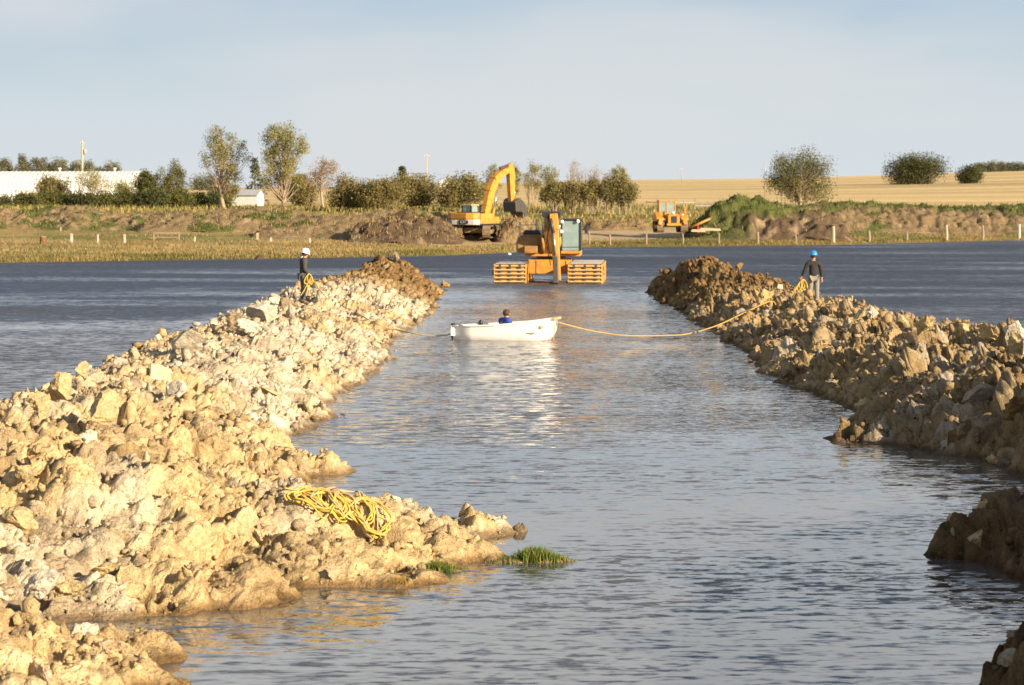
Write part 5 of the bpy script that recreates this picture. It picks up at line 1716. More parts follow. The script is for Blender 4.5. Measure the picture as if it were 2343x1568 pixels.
def bulldozer():
    D = 227.0
    x = (1533 - CX) * D / F
    zb = H - (531 - HY) * D / F
    root = empty('bulldozer', (x, D, zb), math.radians(4))
    tag(root, 'yellow bulldozer facing the camera on bare ground on the far shore', 'bulldozer')
    track_set(root, (-1.02, 1.02), 0.62, 3.3, 0.92, 'mud', 'yellow_dull', 24)
    m = MB(); m.box(-0.68, 0.70, -1.4, 1.5, 0.45, 0.95); part(m, 'chassis', 'black', root, 0.03)
    m = MB(); m.prism([(-0.42, 0.62), (0.58, 0.62), (0.58, 1.42), (0.48, 1.58), (-0.30, 1.58), (-0.42, 1.42)], -1.75, 0.0, 'y'); hood = part(m, 'hood', 'yellow', root, 0.04)
    m = MB(); m.box(-0.14, 0.34, -1.79, -1.752, 0.80, 1.38); gr = part(m, 'grille', 'black', hood)
    for i in range(6):
        m = MB(); m.box(-0.13, 0.33, -1.81, -1.792, 0.84 + i * 0.09, 0.86 + i * 0.09); part(m, 'grille_bar', 'darksteel', gr)
    m = MB(); m.box(-0.55, 0.66, -1.98, -1.77, 0.55, 0.74); part(m, 'bumper', 'yellow', root, 0.03)
    m = MB(); m.lathe([(0.02, -1.76), (0.11, -1.78), (0.12, -1.84), (0.02, -1.86)], (0.02, 0, 1.66), 14, 'y'); part(m, 'headlamp', 'lamp', hood, 0, True)
    m = MB(); m.lathe([(0.02, -1.70), (0.07, -1.72), (0.08, -1.76), (0.02, -1.78)], (0.86, 0, 1.5), 12, 'y'); part(m, 'headlamp', 'lamp', hood, 0, True)
    m = MB(); m.tube([(0.42, -0.9, 1.55), (0.42, -0.9, 2.15), (0.42, -0.82, 2.2)], 0.05, 10); part(m, 'exhaust_pipe', 'darksteel', hood)
    # fenders over the tracks
    for s in (-1, 1):
        m = MB(); m.prism([(-1.5, 1.0), (1.6, 1.0), (1.6, 1.28), (0.2, 1.72), (-0.3, 1.62), (-1.5, 1.22)], s * 0.74, s * 1.38, 'x'); fe = part(m, 'fender', 'yellow', root, 0.04)
        m = MB(); m.beam((s * 1.02, -1.5, 1.15), (s * 1.12, -1.72, 0.62), 0.36, 0.25, 0.3, 0.2, (0, 1, 0)); part(m, 'push_arm_bracket', 'yellow', fe, 0.03)
    m = MB(); m.box(1.18, 1.30, -0.5, -0.38, 1.6, 2.05); part(m, 'step_post', 'yellow', root)
    # cab
    m = MB(); m.box(-0.95, 0.48, 0.05, 1.45, 1.2, 1.66); cab = part(m, 'cab', 'yellow', root, 0.03)
    m = MB(); m.box(-1.0, 0.53, 0.0, 1.5, 2.60, 2.74); part(m, 'cab_roof', 'yellow', cab, 0.04)
    for a in (-0.90, -0.28, 0.43):
        for b in (0.09, 1.40):
            m = MB(); m.box(a - 0.055, a + 0.055, b - 0.055, b + 0.055, 1.66, 2.60); part(m, 'cab_post', 'yellow', cab)
    for (a0, a1) in ((-0.845, -0.335), (-0.225, 0.375)):
        m = MB(); m.box(a0, a1, 0.075, 0.085, 1.67, 2.59); part(m, 'windscreen', 'glass', cab)
    m = MB(); m.box(-0.93, -0.92, 0.16, 1.34, 1.68, 2.58); part(m, 'side_window', 'glass', cab)
    m = MB(); m.box(0.45, 0.46, 0.16, 1.34, 1.68, 2.58); part(m, 'side_window', 'glass', cab)
    m = MB(); m.box(-0.85, 0.38, 1.36, 1.37, 1.68, 2.58); part(m, 'rear_window', 'glass', cab)


bulldozer()


def yellow_pipe():
    D = 223.0
    a, b = at(1577, 522, D), at(1626, 500, D)
    g = lz(a.x, D)
    root = empty('yellow_pipe', (a.x, D, a.z)); tag(root, 'long yellow pipe propped at a slant right of the bulldozer', 'pipe')
    m = MB(); m.tube([(0, 0, 0), b - a], 0.10, 12); part(m, 'pipe', 'yellow', root, 0, True)
    m = MB(); m.tube([(b - a) * 0.985, (b - a) * 1.012], 0.125, 12); part(m, 'collar', 'yellow_dull', root)
    c = at(1597, 510, D) - a; zf = lz(a.x + c.x, D) - a.z
    m = MB(); m.beam((c.x - 0.05, 0, zf - 0.05), (c.x, 0, c.z - 0.1), 0.13, 0.13); part(m, 'support_leg', 'red', root)
    m = MB(); m.beam((c.x - 0.05, 0.35, zf - 0.05), (c.x, 0, c.z - 0.1), 0.09, 0.09); part(m, 'support_leg', 'red', root)


yellow_pipe()


def plank_pile():
    D = 222.0
    for i, (px0, px1, py, lab) in enumerate(((1598, 1648, 528, 'pale plank lying on the ground below the yellow pipe, the longer one'), (1580, 1612, 531, 'short pale plank lying left of the longer plank below the pipe'))):
        p = at((px0 + px1) / 2, py, D - i)
        w = (px1 - px0) * D / F / 2
        z = max(p.z, lz(p.x, D - i) + 0.03)
        m = MB(); m.box(-w, w, -0.25, 0.25, 0, 0.12); m.box(-w * 0.9, w * 0.95, -0.2, 0.22, 0.125, 0.2)
        o = m.build('plank', MAT['palewood']); o.location = (p.x, D - i, z); o.rotation_euler = (0.0, 0.03, 0.1)
        tag(o, lab, 'plank')


plank_pile()


# ------------------------------------------------------------------ boat
def boat():
    D = 80.7
    a, b = at(1046, 777, D), at(1268, 777, D)
    L = (b.x - a.x) * 1.035
    root = empty('rowing_boat', ((a.x + b.x) / 2, D, 0), math.radians(-14))
    tag(root, 'white flat-bowed boat tied between two ropes in the channel', 'boat')
    # stations from stern (-x) to bow (+x): x, half beam top, half beam bottom, z gunwale, z bottom
    st = [(-0.50, 0.56, 0.50, 0.40, -0.10), (-0.30, 0.66, 0.56, 0.42, -0.11), (-0.05, 0.70, 0.58, 0.46, -0.11), (0.18, 0.68, 0.54, 0.52, -0.10), (0.34, 0.60, 0.46, 0.585, -0.07), (0.44, 0.48, 0.36, 0.64, -0.01), (0.485, 0.40, 0.27, 0.665, 0.16), (0.505, 0.38, 0.26, 0.67, 0.36)]
    mb = MB()
    n = 9
    def ring(s, ins):
        x, bt, bb, zg, zb = s
        pts = []
        for k in range(n):
            t = k / (n - 1) * 2 - 1          # -1 port .. 1 starboard
            u = abs(t)
            if u > 0.45:
                f = (u - 0.45) / 0.55
                y = bb + (bt - bb) * f ** 0.85; z = zb + (zg - zb) * f
            else:
                y = bb * u / 0.45; z = zb
            y -= ins; z += ins * (1 - u) if ins else 0
            pts.append((x * L, math.copysign(max(y, 0.0), t), z))
        return pts
    for ins in (0.0, 0.035):
        b0 = len(mb.v)
        for s in st:
            mb.v += ring(s, ins)
        for i in range(len(st) - 1):
            for k in range(n - 1):
                q = b0 + i * n + k
                mb.f.append((q, q + 1, q + 1 + n, q + n))
        mb.f.append(tuple(b0 + k for k in range(n)))
        mb.f.append(tuple(b0 + (len(st) - 1) * n + k for k in range(n)))
    me = bpy.data.meshes.new('hull'); me.from_pydata(mb.v, [], mb.f); me.update()
    bm = bmesh.new(); bm.from_mesh(me); bmesh.ops.recalc_face_normals(bm, faces=bm.faces); bm.to_mesh(me); bm.free()
    hull = link_mesh('hull', me, MAT['white'], root, True)
    for s in (-1, 1):
        m = MB(); m.tube([(q[0] * L, s * (q[1] + 0.005), q[3] + 0.012) for q in st], 0.026, 8); part(m, 'gunwale', 'lamp', root, 0, True)
    m = MB(); m.box(0.47 * L, 0.535 * L, -0.42, 0.42, 0.63, 0.705); part(m, 'bow_cap', 'cream', root, 0.015)
    m = MB(); m.box(-0.52 * L, -0.485 * L, -0.57, 0.57, 0.12, 0.43); part(m, 'transom', 'white', root, 0.01)
    for x in (-0.33, 0.0, 0.3):
        m = MB(); m.box(x * L - 0.13, x * L + 0.13, -0.6, 0.6, 0.22, 0.26); part(m, 'thwart', 'palewood', root, 0.01)
    m = MB(); m.box(-0.562 * L, -0.525 * L, -0.09, 0.09, 0.02, 0.48); mo = part(m, 'outboard_motor', 'black', root, 0.03)
    m = MB(); m.beam((-0.545 * L, 0, 0.3), (-0.55 * L, 0, -0.3), 0.05, 0.1); part(m, 'motor_leg', 'black', mo)
    m = MB(); m.tube([(-0.52 * L, 0, 0.44), (-0.44 * L, 0.02, 0.42)], 0.018, 8); part(m, 'tiller', 'black', mo)
    m = MB(); m.lathe([(0.02, -0.03), (0.055, -0.02), (0.06, 0.02), (0.02, 0.03)], (0, 0, 0), 12, 'y'); rg = part(m, 'mooring_ring', 'rope', root); rg.location = (0.40 * L, -0.53, 0.42)
    # small dark object on the aft bench
    me_, co = rock_mesh('bundle', 931, 2, 0.6, 4)
    o = link_mesh('gear_bag', me_, MAT['black'], None, True)
    p = root.matrix_basis @ Vector((-0.27 * L, 0.1, 0.47)); o.location = p; o.scale = (0.08, 0.08, 0.13)
    tag(o, 'small dark bag on the boat bench behind the man', 'bag')
    return root, L


boat_o, BOAT_L = boat()


# ------------------------------------------------------------------ people
MAT['skin'] = paint('skin', (0.46, 0.23, 0.15), 0.6, (0.5, 0.24, 0.16), 0.3, 12.0)
MAT['jacket'] = paint('charcoal_jacket', (0.045, 0.042, 0.038), 0.85, (0.09, 0.08, 0.065), 0.5, 9.0)
MAT['blackshirt'] = paint('black_shirt', (0.022, 0.020, 0.018), 0.9, (0.05, 0.04, 0.03), 0.5, 8.0)
MAT['jeans'] = paint('dark_trousers', (0.07, 0.08, 0.085), 0.9, (0.16, 0.16, 0.15), 0.6, 6.0)
MAT['greypants'] = paint('grey_trousers', (0.22, 0.205, 0.17), 0.9, (0.22, 0.2, 0.16), 0.5, 6.0)
MAT['boot'] = paint('work_boot', (0.09, 0.06, 0.035), 0.8, (0.2, 0.14, 0.08), 0.6, 8.0)
MAT['hatwhite'] = paint('white_hard_hat', (0.85, 0.84, 0.80), 0.35, (0.7, 0.62, 0.5), 0.15, 6.0)
MAT['hatblue'] = paint('blue_hard_hat', (0.03, 0.27, 0.75), 0.35, (0.05, 0.15, 0.35), 0.15, 6.0)
MAT['hair'] = paint('brown_hair', (0.055, 0.025, 0.015), 0.7, (0.10, 0.05, 0.03), 0.4, 20.0)
MAT['blueshirt'] = paint('blue_shirt', (0.02, 0.06, 0.30), 0.85, (0.03, 0.05, 0.16), 0.4, 8.0)
MAT['vest'] = paint('yellow_green_vest', (0.30, 0.36, 0.08), 0.8, (0.16, 0.2, 0.06), 0.4, 8.0)
MAT['eye'] = paint('dark_eye', (0.01, 0.01, 0.01), 0.3, (0.02, 0.02, 0.02), 0.1, 4.0)


def skin_mesh(name, verts, edges, radii, mat, parent, sub=2):
    me = bpy.data.meshes.new(name)
    me.from_pydata([tuple(v) for v in verts], edges, [])
    o = link_mesh(name, me, mat, parent)
    sk_ = o.modifiers.new('skin', 'SKIN'); sk_.use_smooth_shade = True
    dat = me.skin_vertices[0].data
    for i, rr in enumerate(radii):
        dat[i].radius = rr if hasattr(rr, '__len__') else (rr, rr)
        dat[i].use_root = (i == 0)
    sb = o.modifiers.new('sub', 'SUBSURF'); sb.levels = sub; sb.render_levels = sub
    return o


def person(name, label, loc, rz, J, hat, top, legs, hat_mat=None, hair=True, vest=False, k=1.0, headturn=(0, 0, 0), headoff=(0, 0, 0), feet=True):
    """J: joints in metres, person faces +y, x to his right"""
    root = empty(name, loc, rz)
    tag(root, label, 'person')
    v, e, r_ = [], [], []

    def add(p, rad, prev=None):
        v.append(Vector(p) * k); r_.append(tuple(q * k for q in rad) if hasattr(rad, '__len__') else rad * k)
        if prev is not None:
            e.append((prev, len(v) - 1))
        return len(v) - 1
    P = {q: Vector(w) for q, w in J.items()}
    pel = add(P['pelvis'], (0.15, 0.105)); sp = add(P['spine'], (0.135, 0.095), pel); ch = add(P['chest'], (0.165, 0.11), sp); ub = add(P['chest'] + (P['neck'] - P['chest']) * 0.55, (0.13, 0.085), ch)
    nk = add(P['neck'], 0.058, ub); hd0 = add(P['head'] + Vector((0, 0, -0.075)), (0.066, 0.075), nk); hd = add(P['head'], (0.078, 0.096), hd0); ht = add(P['head'] + Vector((0, -0.01, 0.085)), (0.06, 0.07), hd)
    arms = {}
    for s in ('L', 'R'):
        sg = -1 if s == 'L' else 1
        sh = add(P['sho' + s], 0.062, ub); el = add(P['elb' + s], 0.043, sh); wr = add(P['wri' + s], 0.030, el)
        d = (P['wri' + s] - P['elb' + s]).normalized()
        pal = P['wri' + s] + d * 0.07
        pa = add(pal, (0.040, 0.020), wr)
        side = d.cross(Vector((0, 1, 0.2))).normalized()
        nrm = side.cross(d).normalized()
        for i, (off, ln) in enumerate(((-0.030, 0.060), (-0.010, 0.070), (0.010, 0.066), (0.030, 0.052))):
            f1 = add(pal + side * off + d * 0.035, 0.0095, pa); f2 = add(pal + side * off * 1.1 + d * (0.035 + ln * 0.55) + nrm * 0.012, 0.0088, f1)
            add(pal + side * off * 1.1 + d * (0.035 + ln * 0.8) + nrm * 0.036, 0.0075, f2)
        th = add(P['wri' + s] + d * 0.04 + side * -0.042 + nrm * 0.01, 0.011, pa); add(P['wri' + s] + d * 0.085 + side * -0.052 + nrm * 0.028, 0.009, th)
    for s in ('L', 'R'):
        hp = add(P['hip' + s], 0.088, pel); kn = add(P['kne' + s], 0.058, hp); an = add(P['ank' + s], 0.042, kn)
        add(P['toe' + s], (0.042, 0.03), an)
    body = skin_mesh('body', v, e, r_, MAT['skin'], root)
    # clothes
    def cloth(nm, chain_pts, edges, rads, mat, parent=root):
        return skin_mesh(nm, [Vector(p) * k for p in chain_pts], edges, [tuple(q * k for q in x) if hasattr(x, '__len__') else x * k for x in rads], mat, parent)
    lerpv = lambda a, b, t: P[a].lerp(P[b], t)
    cp = [P['spine'].lerp(P['chest'], 0.3), P['pelvis'] + Vector((0, 0, 0.0)), P['chest'], P['chest'] + (P['neck'] - P['chest']) * 0.6, P['chest'] + (P['neck'] - P['chest']) * 0.97]
    cp.append(P['neck'] + (P['head'] - P['neck']) * 0.16)
    ce = [(0, 1), (0, 2), (2, 3), (3, 4), (4, 5)]; cr_ = [(0.165, 0.13), (0.172, 0.135), (0.190, 0.14), (0.172, 0.128), (0.088, 0.09), (0.07, 0.076)]
    for s in ('L', 'R'):
        b = len(cp); cp += [P['sho' + s], P['elb' + s], lerpv('elb' + s, 'wri' + s, 0.92)]; ce += [(3, b), (b, b + 1), (b + 1, b + 2)]; cr_ += [0.098, 0.070, 0.050]
    jk = cloth('jacket' if not vest else 'shirt', cp, ce, cr_, MAT[top])
    tp, te, tr_ = [P['pelvis'] + Vector((0, 0, -0.01))], [], [(0.162, 0.122)]
    for s in ('L', 'R'):
        b = len(tp); tp += [P['hip' + s], P['kne' + s], lerpv('kne' + s, 'ank' + s, 0.95)]; te += [(0, b), (b, b + 1), (b + 1, b + 2)]; tr_ += [0.112, 0.082, 0.068]
    cloth('trousers', tp, te, tr_, MAT[legs])
    if feet:
        for s in ('L', 'R'):
            cloth('boot', [P['ank' + s] + Vector((0, 0, 0.05)), P['ank' + s] + Vector((0, 0, -0.03)), P['toe' + s]], [(0, 1), (1, 2)], [0.06, 0.058, (0.055, 0.04)], MAT['boot'])
    if vest:
        vp = [P['spine'], P['chest'], P['chest'] + (P['neck'] - P['chest']) * 0.55]
        cloth('vest', vp, [(0, 1), (1, 2)], [(0.185, 0.152), (0.196, 0.158), (0.13, 0.125)], MAT['vest'])
    hp_ = P['head'] * k
    hroot = Matrix.Translation(hp_) @ Matrix.Rotation(headturn[2], 4, 'Z') @ Matrix.Rotation(headturn[0], 4, 'X')
    # face
    m = MB(); m.beam((0, 0.085, 0.015), (0, 0.118, -0.022), 0.022, 0.026, 0.030, 0.02)
    nb = m.build('nose', MAT['skin'], body); nb.matrix_basis = hroot
    for s in (-1, 1):
        m = MB(); m.lathe([(0.002, 0.086), (0.010, 0.092), (0.002, 0.097)], (s * 0.031, 0, 0.022), 8, 'y'); q = m.build('eye', MAT['eye'], body, smooth_sh=True); q.matrix_basis = hroot
        m = MB(); m.lathe([(0.005, -0.012), (0.030, -0.006), (0.026, 0.008), (0.005, 0.012)], (s * 0.083, -0.005, 0.0), 10, 'x'); q = m.build('ear', MAT['skin'], body, smooth_sh=True); q.matrix_basis = hroot
    m = MB(); m.box(-0.024, 0.024, 0.086, 0.096, -0.058, -0.050); q = m.build('mouth', MAT['rust'], body); q.matrix_basis = hroot
    if hair:
        m = MB(); n_ = 16
        prof = [(0.088, -0.055), (0.100, -0.01), (0.104, 0.045), (0.088, 0.095), (0.055, 0.125), (0.01, 0.135)]
        m.lathe(prof, (0, 0, 0), n_)
        for i, (x, y, z) in enumerate(m.v):
            yy = y * 1.12 - 0.012
            if y > 0.03 and z < 0.045:
                yy = y * 0.62
            j = 1 + 0.05 * math.sin(i * 2.7)
            m.v[i] = (x * j, yy * j, z)
        q = m.build('hair', MAT['hair'], root, smooth_sh=True); q.matrix_basis = hroot
    if hat_mat:
        m = MB(); m.lathe([(0.128, 0.028), (0.130, 0.040), (0.126, 0.075), (0.110, 0.125), (0.075, 0.165), (0.03, 0.183), (0.004, 0.186)], (0, 0, 0), 24)
        m.v = [(x * 0.95, y * 1.08, z) for x, y, z in m.v]
        h_ = m.build('hard_hat', MAT[hat_mat], root, smooth_sh=True)
        m2 = MB(); n2 = 20
        ring0 = [(0.122 * math.cos(t), 0.138 * math.sin(t)) for t in [math.pi * 2 * i / n2 for i in range(n2)]]
        outer = [(x * 1.10, y * (1.12 if y < 0 else 1.36)) for x, y in ring0]
        m2.add([(x, y, 0.036) for x, y in ring0] + [(x, y, 0.026) for x, y in outer] + [(x, y, 0.020) for x, y in outer] + [(x, y, 0.026) for x, y in ring0],
               [(a + i, a + (i + 1) % n2, a + n2 + (i + 1) % n2, a + n2 + i) for a in (0, n2, 2 * n2) for i in range(n2)])
        m2.build('brim', MAT[hat_mat], h_, smooth_sh=True)
        m3 = MB(); m3.tube([(0, 0.135, 0.06), (0, 0.115, 0.13), (0, 0.05, 0.184), (0, -0.05, 0.184), (0, -0.115, 0.13), (0, -0.135, 0.06)], 0.012, 6); m3.build('crown_rib', MAT[hat_mat], h_, smooth_sh=True)
        h_.matrix_basis = hroot
    return root


def stand_joints(**kw):
    J = dict(pelvis=(0, 0, 0.98), spine=(0, -0.01, 1.14), chest=(0, 0.0, 1.33), neck=(0, 0.005, 1.52), head=(0, 0.02, 1.655),
             shoL=(-0.185, 0, 1.44), elbL=(-0.23, -0.03, 1.16), wriL=(-0.22, 0.05, 0.91), shoR=(0.185, 0, 1.44), elbR=(0.23, -0.03, 1.16), wriR=(0.22, 0.05, 0.91),
             hipL=(-0.095, 0, 0.92), kneL=(-0.11, 0.02, 0.50), ankL=(-0.12, -0.02, 0.09), toeL=(-0.14, 0.14, 0.035),
             hipR=(0.095, 0, 0.92), kneR=(0.11, 0.02, 0.50), ankR=(0.12, -0.02, 0.09), toeR=(0.14, 0.14, 0.035))
    J.update(kw)
    return J


def gz(fun, x, y):
    return float(fun(np.array([[x]]), np.array([[y]]))[0, 0])


# man in the white hard hat: in profile, facing right
PL = Vector(((694 - CX) * 86.5 / F, 86.5, 0))
PL.z = H - (567 - HY) * 86.5 / F - 1.86
man_l = person('person', 'man in a white hard hat and dark jacket holding yellow rope on the left bank', PL, math.radians(-72),
               stand_joints(elbR=(0.22, -0.02, 1.16), wriR=(0.14, 0.16, 0.95), elbL=(-0.22, 0.0, 1.15), wriL=(-0.12, 0.19, 0.97), neck=(0, 0.03, 1.52), head=(0, 0.06, 1.65)), True, 'jacket', 'jeans', 'hatwhite', headturn=(-0.28, 0, 0))
PR = Vector(((1861 - CX) * 86.5 / F, 86.5, 0))
PR.z = H - (572 - HY) * 86.5 / F - 1.86
man_r = person('person', 'man in a blue hard hat and black top standing on the right bank', PR, math.radians(6),
               stand_joints(elbL=(-0.30, -0.02, 1.19), wriL=(-0.40, 0.05, 0.96), elbR=(0.25, -0.03, 1.17), wriR=(0.27, 0.0, 0.93)), True, 'blackshirt', 'greypants', 'hatblue', headturn=(-0.1, 0, 0.25))
# man sitting in the boat, back to the camera, turned to the right
seat = boat_o.matrix_basis @ Vector((-0.04 * BOAT_L, 0.12, 0.0))
zt = 4.6 - (704 - HY) * 80.7 / F
S = dict(pelvis=(0, 0, 0.36), spine=(0, 0.02, 0.50), chest=(0, 0.06, 0.66), neck=(0, 0.11, 0.84), head=(0, 0.15, 0.97),
         shoL=(-0.18, 0.08, 0.77), elbL=(-0.24, 0.16, 0.54), wriL=(-0.16, 0.40, 0.56), shoR=(0.18, 0.08, 0.77), elbR=(0.25, 0.16, 0.54), wriR=(0.18, 0.36, 0.60),
         hipL=(-0.10, 0.04, 0.34), kneL=(-0.15, 0.44, 0.40), ankL=(-0.14, 0.48, 0.06), toeL=(-0.15, 0.62, 0.03),
         hipR=(0.10, 0.04, 0.34), kneR=(0.15, 0.44, 0.40), ankR=(0.14, 0.48, 0.06), toeR=(0.15, 0.62, 0.03))
man_b = person('person', 'brown-haired man in a blue shirt and green vest sitting in the white boat', Vector((seat.x, seat.y, zt - 1.17)), math.radians(-52), S, False, 'blueshirt', 'jeans', None, vest=True)


# ------------------------------------------------------------------ ropes
def smooth_path(pts, n=10):
    pts = [Vector(p) for p in pts]
    out = []
    for i in range(len(pts) - 1):
        p0, p1, p2, p3 = pts[max(i - 1, 0)], pts[i], pts[i + 1], pts[min(i + 2, len(pts) - 1)]
        for k in range(n):
            t = k / n
            out.append(0.5 * ((2 * p1) + (p2 - p0) * t + (2 * p0 - 5 * p1 + 4 * p2 - p3) * t * t + (3 * p1 - p0 - 3 * p2 + p3) * t ** 3))
    out.append(pts[-1])
    return out


def on_bank(px, py, D0, D1, fun, lift=0.04):
    """point where the sight line through (px, py) meets the bank between D0 and D1"""
    Dq = np.linspace(D0, D1, 600)
    xq = (px - CX) * Dq / F; zq = H - (py - HY) * Dq / F
    hq = fun(xq[None], Dq[None])[0] + lift
    hit = np.nonzero(zq <= hq)[0]
    if len(hit):
        i = hit[0]
        return Vector((xq[i], Dq[i], hq[i]))
    p = at(px, py, (D0 + D1) / 2)
    return Vector((p.x, p.y, max(0.02, gz(fun, p.x, p.y) + lift)))


bow = boat_o.matrix_basis @ Vector((0.53 * BOAT_L, 0, 0.55))
stern = boat_o.matrix_basis @ Vector((-0.50 * BOAT_L, 0, 0.22))
handR = man_r.matrix_basis @ Vector((-0.43, 0.06, 0.86))
handL = man_l.matrix_basis @ Vector((0.12, 0.20, 0.90))
rr_ = [bow]
for px, py, D in ((1330, 752, 81), (1380, 762, 81.3), (1440, 768.5, 81.5), (1520, 768, 82), (1575, 764, 82.5)):
    p = at(px, py, D); rr_.append(Vector((p.x, p.y, max(p.z, 0.012))))
rr_.append(Vector((at(1640, 745, 84.0)[0], 84.0, at(1640, 745, 84.0)[2])))
p1 = at(1700, 717, 85.2); rr_.append(p1)
p2 = at(1760, 690, 86.2); p2.z = max(p2.z, gz(right_h, p2.x, p2.y) + 0.05); rr_.append(p2)
rr_.append(p2 + Vector((0.22, 0.1, -0.12)))
m = MB(); m.tube(smooth_path(rr_), 0.020, 7); o = part(m, 'tow_rope', 'ropetan', None, 0, True)
tag(o, 'tan rope sagging from the boat bow across to the right bank', 'rope', 'ropes tied to the boat')
rl_ = [stern]
for px, py, D in ((1020, 767, 80.9), (985, 768.5, 81), (940, 762, 81.2)):
    p = at(px, py, D); rl_.append(Vector((p.x, p.y, max(p.z, 0.012))))
p = at(900, 753, 82); rl_.append(Vector((p.x, p.y, max(p.z, gz(left_h, p.x, p.y) + 0.06))))
for px, py in ((860, 741), (820, 720), (780, 700), (750, 685)):
    q = on_bank(px, py, 79, 90, left_h, 0.07); rl_.append(q)
rl_.append(handL)
m = MB(); m.tube(smooth_path(rl_), 0.020, 7); o = part(m, 'tow_rope', 'ropetan', None, 0, True)
tag(o, 'tan rope from the boat stern up the left bank to the man there', 'rope', 'ropes tied to the boat')
m = MB(); q0 = boat_o.matrix_basis @ Vector((0.50 * BOAT_L, -0.2, 0.62)); m.tube(smooth_path([q0, q0 + Vector((0.03, -0.03, -0.3)), q0 + Vector((0.0, -0.05, -0.62))]), 0.018, 6)
o = part(m, 'painter_rope', 'ropetan', None, 0, True); tag(o, 'short rope end hanging from the boat bow into the water', 'rope')


def hand_coil(label, c, n, w, hgt, seed, axis):
    r = np.random.default_rng(seed)
    m = MB(); pts = []
    ax = Vector(axis).normalized(); side = ax.cross(Vector((0, 0, 1))).normalized()
    for i in range(n):
        ww, hh_ = w * r.uniform(0.6, 1.1), hgt * r.uniform(0.75, 1.15)
        tilt = r.normal() * 0.25
        for k in range(14):
            t = 2 * math.pi * k / 14
            p = Vector(c) + ax * (math.sin(t) * ww * (0.6 + 0.4 * (1 - math.cos(t)) / 2) + tilt * hh_ * (1 - math.cos(t)) / 2) + Vector((0, 0, -hh_ * (1 - math.cos(t)) / 2)) + side * (r.normal() * 0.012 + (i / n - 0.5) * 0.12)
            pts.append(p)
    m.tube(smooth_path(pts, 3), 0.017, 6)
    o = part(m, 'rope_hank', 'rope', None, 0, True); tag(o, label, 'rope', 'rope coils held by the men')
    return o


hand_coil('bright yellow rope coil held at the hip by the man in the white hard hat', handL + Vector((-0.03, -0.12, 0.10)), 9, 0.11, 0.30, 5, (1, 0.1, 0))
m = MB()
for dx in (-0.10, -0.02, 0.03):
    m.tube(smooth_path([handL + Vector((-0.02, -0.13, -0.12)), handL + Vector((dx - 0.04, -0.16, -0.35)), handL + Vector((dx * 2.2 - 0.08, -0.2, -0.62))]), 0.016, 6)
o = part(m, 'rope_ends', 'rope', None, 0, True); tag(o, 'loose yellow rope strands hanging below the coil on the left bank', 'rope')
hand_coil('pale yellow rope coil in the hand of the man in the blue hat', handR + Vector((0.08, -0.05, 0.03)), 7, 0.13, 0.44, 6, (1, 0, 0))


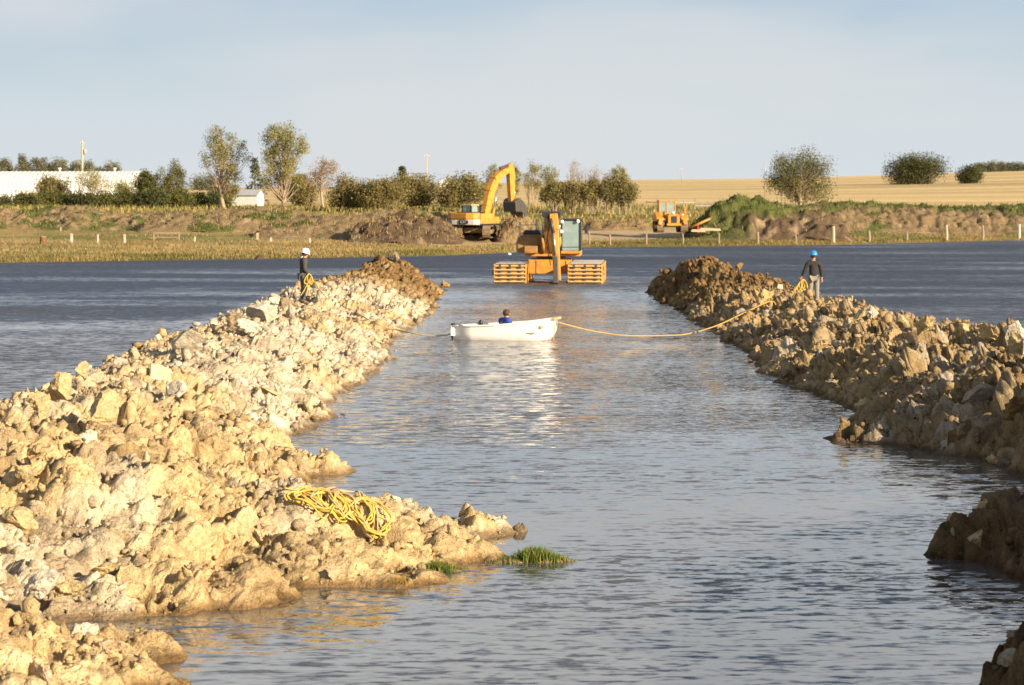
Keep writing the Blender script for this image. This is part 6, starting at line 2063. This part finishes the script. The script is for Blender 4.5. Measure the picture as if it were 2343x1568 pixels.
# the heap of rope on the spur
def rope_heap():
    r = np.random.default_rng(77)
    c = at(745, 1160, 33.6)
    root = empty('rope_heap', (c.x, 33.6, gz(left_h, c.x, 33.6))); tag(root, 'tangled heap of yellow rope lying over the clods of the near spur', 'rope')
    inv = -root.location
    centers = [(700, 1140, .22), (730, 1130, .26), (690, 1150, .2), (745, 1150, .28), (770, 1160, .3), (720, 1165, .22), (800, 1175, .28), (790, 1150, .24), (830, 1190, .26), (760, 1180, .2), (815, 1200, .2), (850, 1200, .22), (845, 1225, .16), (735, 1145, .3), (710, 1150, .16), (755, 1165, .18), (780, 1172, .2), (822, 1182, .16), (840, 1208, .14), (860, 1215, .14), (852, 1238, .1), (865, 1245, .09)]
    for i, (px, py, rad) in enumerate(centers):
        m = MB()
        p = on_bank(px, py, 29.5, 37, left_h, 0.0)
        pts = []
        a0 = r.uniform(0, 6.28); el = r.uniform(0.45, 0.9); rot = r.normal() * 0.5 - 0.5
        turns = r.uniform(1.6, 2.6)
        nn = int(turns * 13)
        for k in range(nn):
            t = a0 + 2 * math.pi * turns * k / nn
            rr = 0.82 * rad * (1 + 0.14 * math.sin(2.3 * t + i) + 0.06 * r.normal())
            ax, ay = math.cos(t) * rr * 1.25, math.sin(t) * rr * el
            pts.append((p.x + ax * math.cos(rot) - ay * math.sin(rot), p.y + ax * math.sin(rot) + ay * math.cos(rot)))
        A = np.array(pts)
        hz_ = left_h(A[:, 0][None], A[:, 1][None])[0]
        # rope bridges the hollows
        hs_ = np.array([max(hz_[max(0, q - 2):q + 3].max() * 0.6 + hz_[q] * 0.4, 0.05) for q in range(len(hz_))])
        P3 = [Vector((A[q, 0], A[q, 1], hs_[q] + 0.03 + 0.012 * (i % 6) + 0.02 * r.uniform())) + inv for q in range(len(A))]
        m.tube(smooth_path(P3, 3), 0.011, 7)
        part(m, 'rope_loop', 'rope' if i % 4 else 'cream', root, 0, True)
    # trailing ends
    for i, way in enumerate([[(650, 1128), (680, 1132), (710, 1128), (745, 1118)], [(800, 1150), (850, 1158), (875, 1178), (880, 1200)], [(845, 1205), (862, 1225), (872, 1245), (880, 1255)], [(660, 1160), (700, 1168), (760, 1192), (790, 1200)]]):
        P3 = []
        for px, py in way:
            p = on_bank(px, py, 29.5, 37, left_h, 0.0)
            P3.append(Vector((p.x, p.y, gz(left_h, p.x, p.y) + 0.06)) + inv)
        m = MB(); m.tube(smooth_path(P3, 6), 0.011, 7); part(m, 'rope_end', 'rope', root, 0, True)


rope_heap()


# small floats on the water
def float_(label, px, py, r0):
    D = 27600.0 / (py - HY)
    p = at(px, py, D)
    root = empty('white_float', (p.x, D, 0)); tag(root, label, 'float', 'white floats on the water')
    m = MB(); m.lathe([(0.01, -r0 * 0.6), (r0 * 0.8, -r0 * 0.3), (r0 * 1.3, r0 * 0.2), (r0 * 1.1, r0 * 0.8), (r0 * 0.5, r0 * 1.15), (0.01, r0 * 1.2)], (0, 0, 0), 14); part(m, 'body', 'hatwhite', root, 0, True)
    m = MB(); m.lathe([(r0 * 0.2, r0 * 1.1), (r0 * 0.26, r0 * 1.35), (r0 * 0.05, r0 * 1.45)], (0, 0, 0), 8); part(m, 'cap', 'hatwhite', root, 0, True)


float_('small white float by the far shore, left of the white hard hat', 691, 592, 0.11)
float_('small white float near the far shore left of the pontoon excavator', 1165, 583, 0.10)
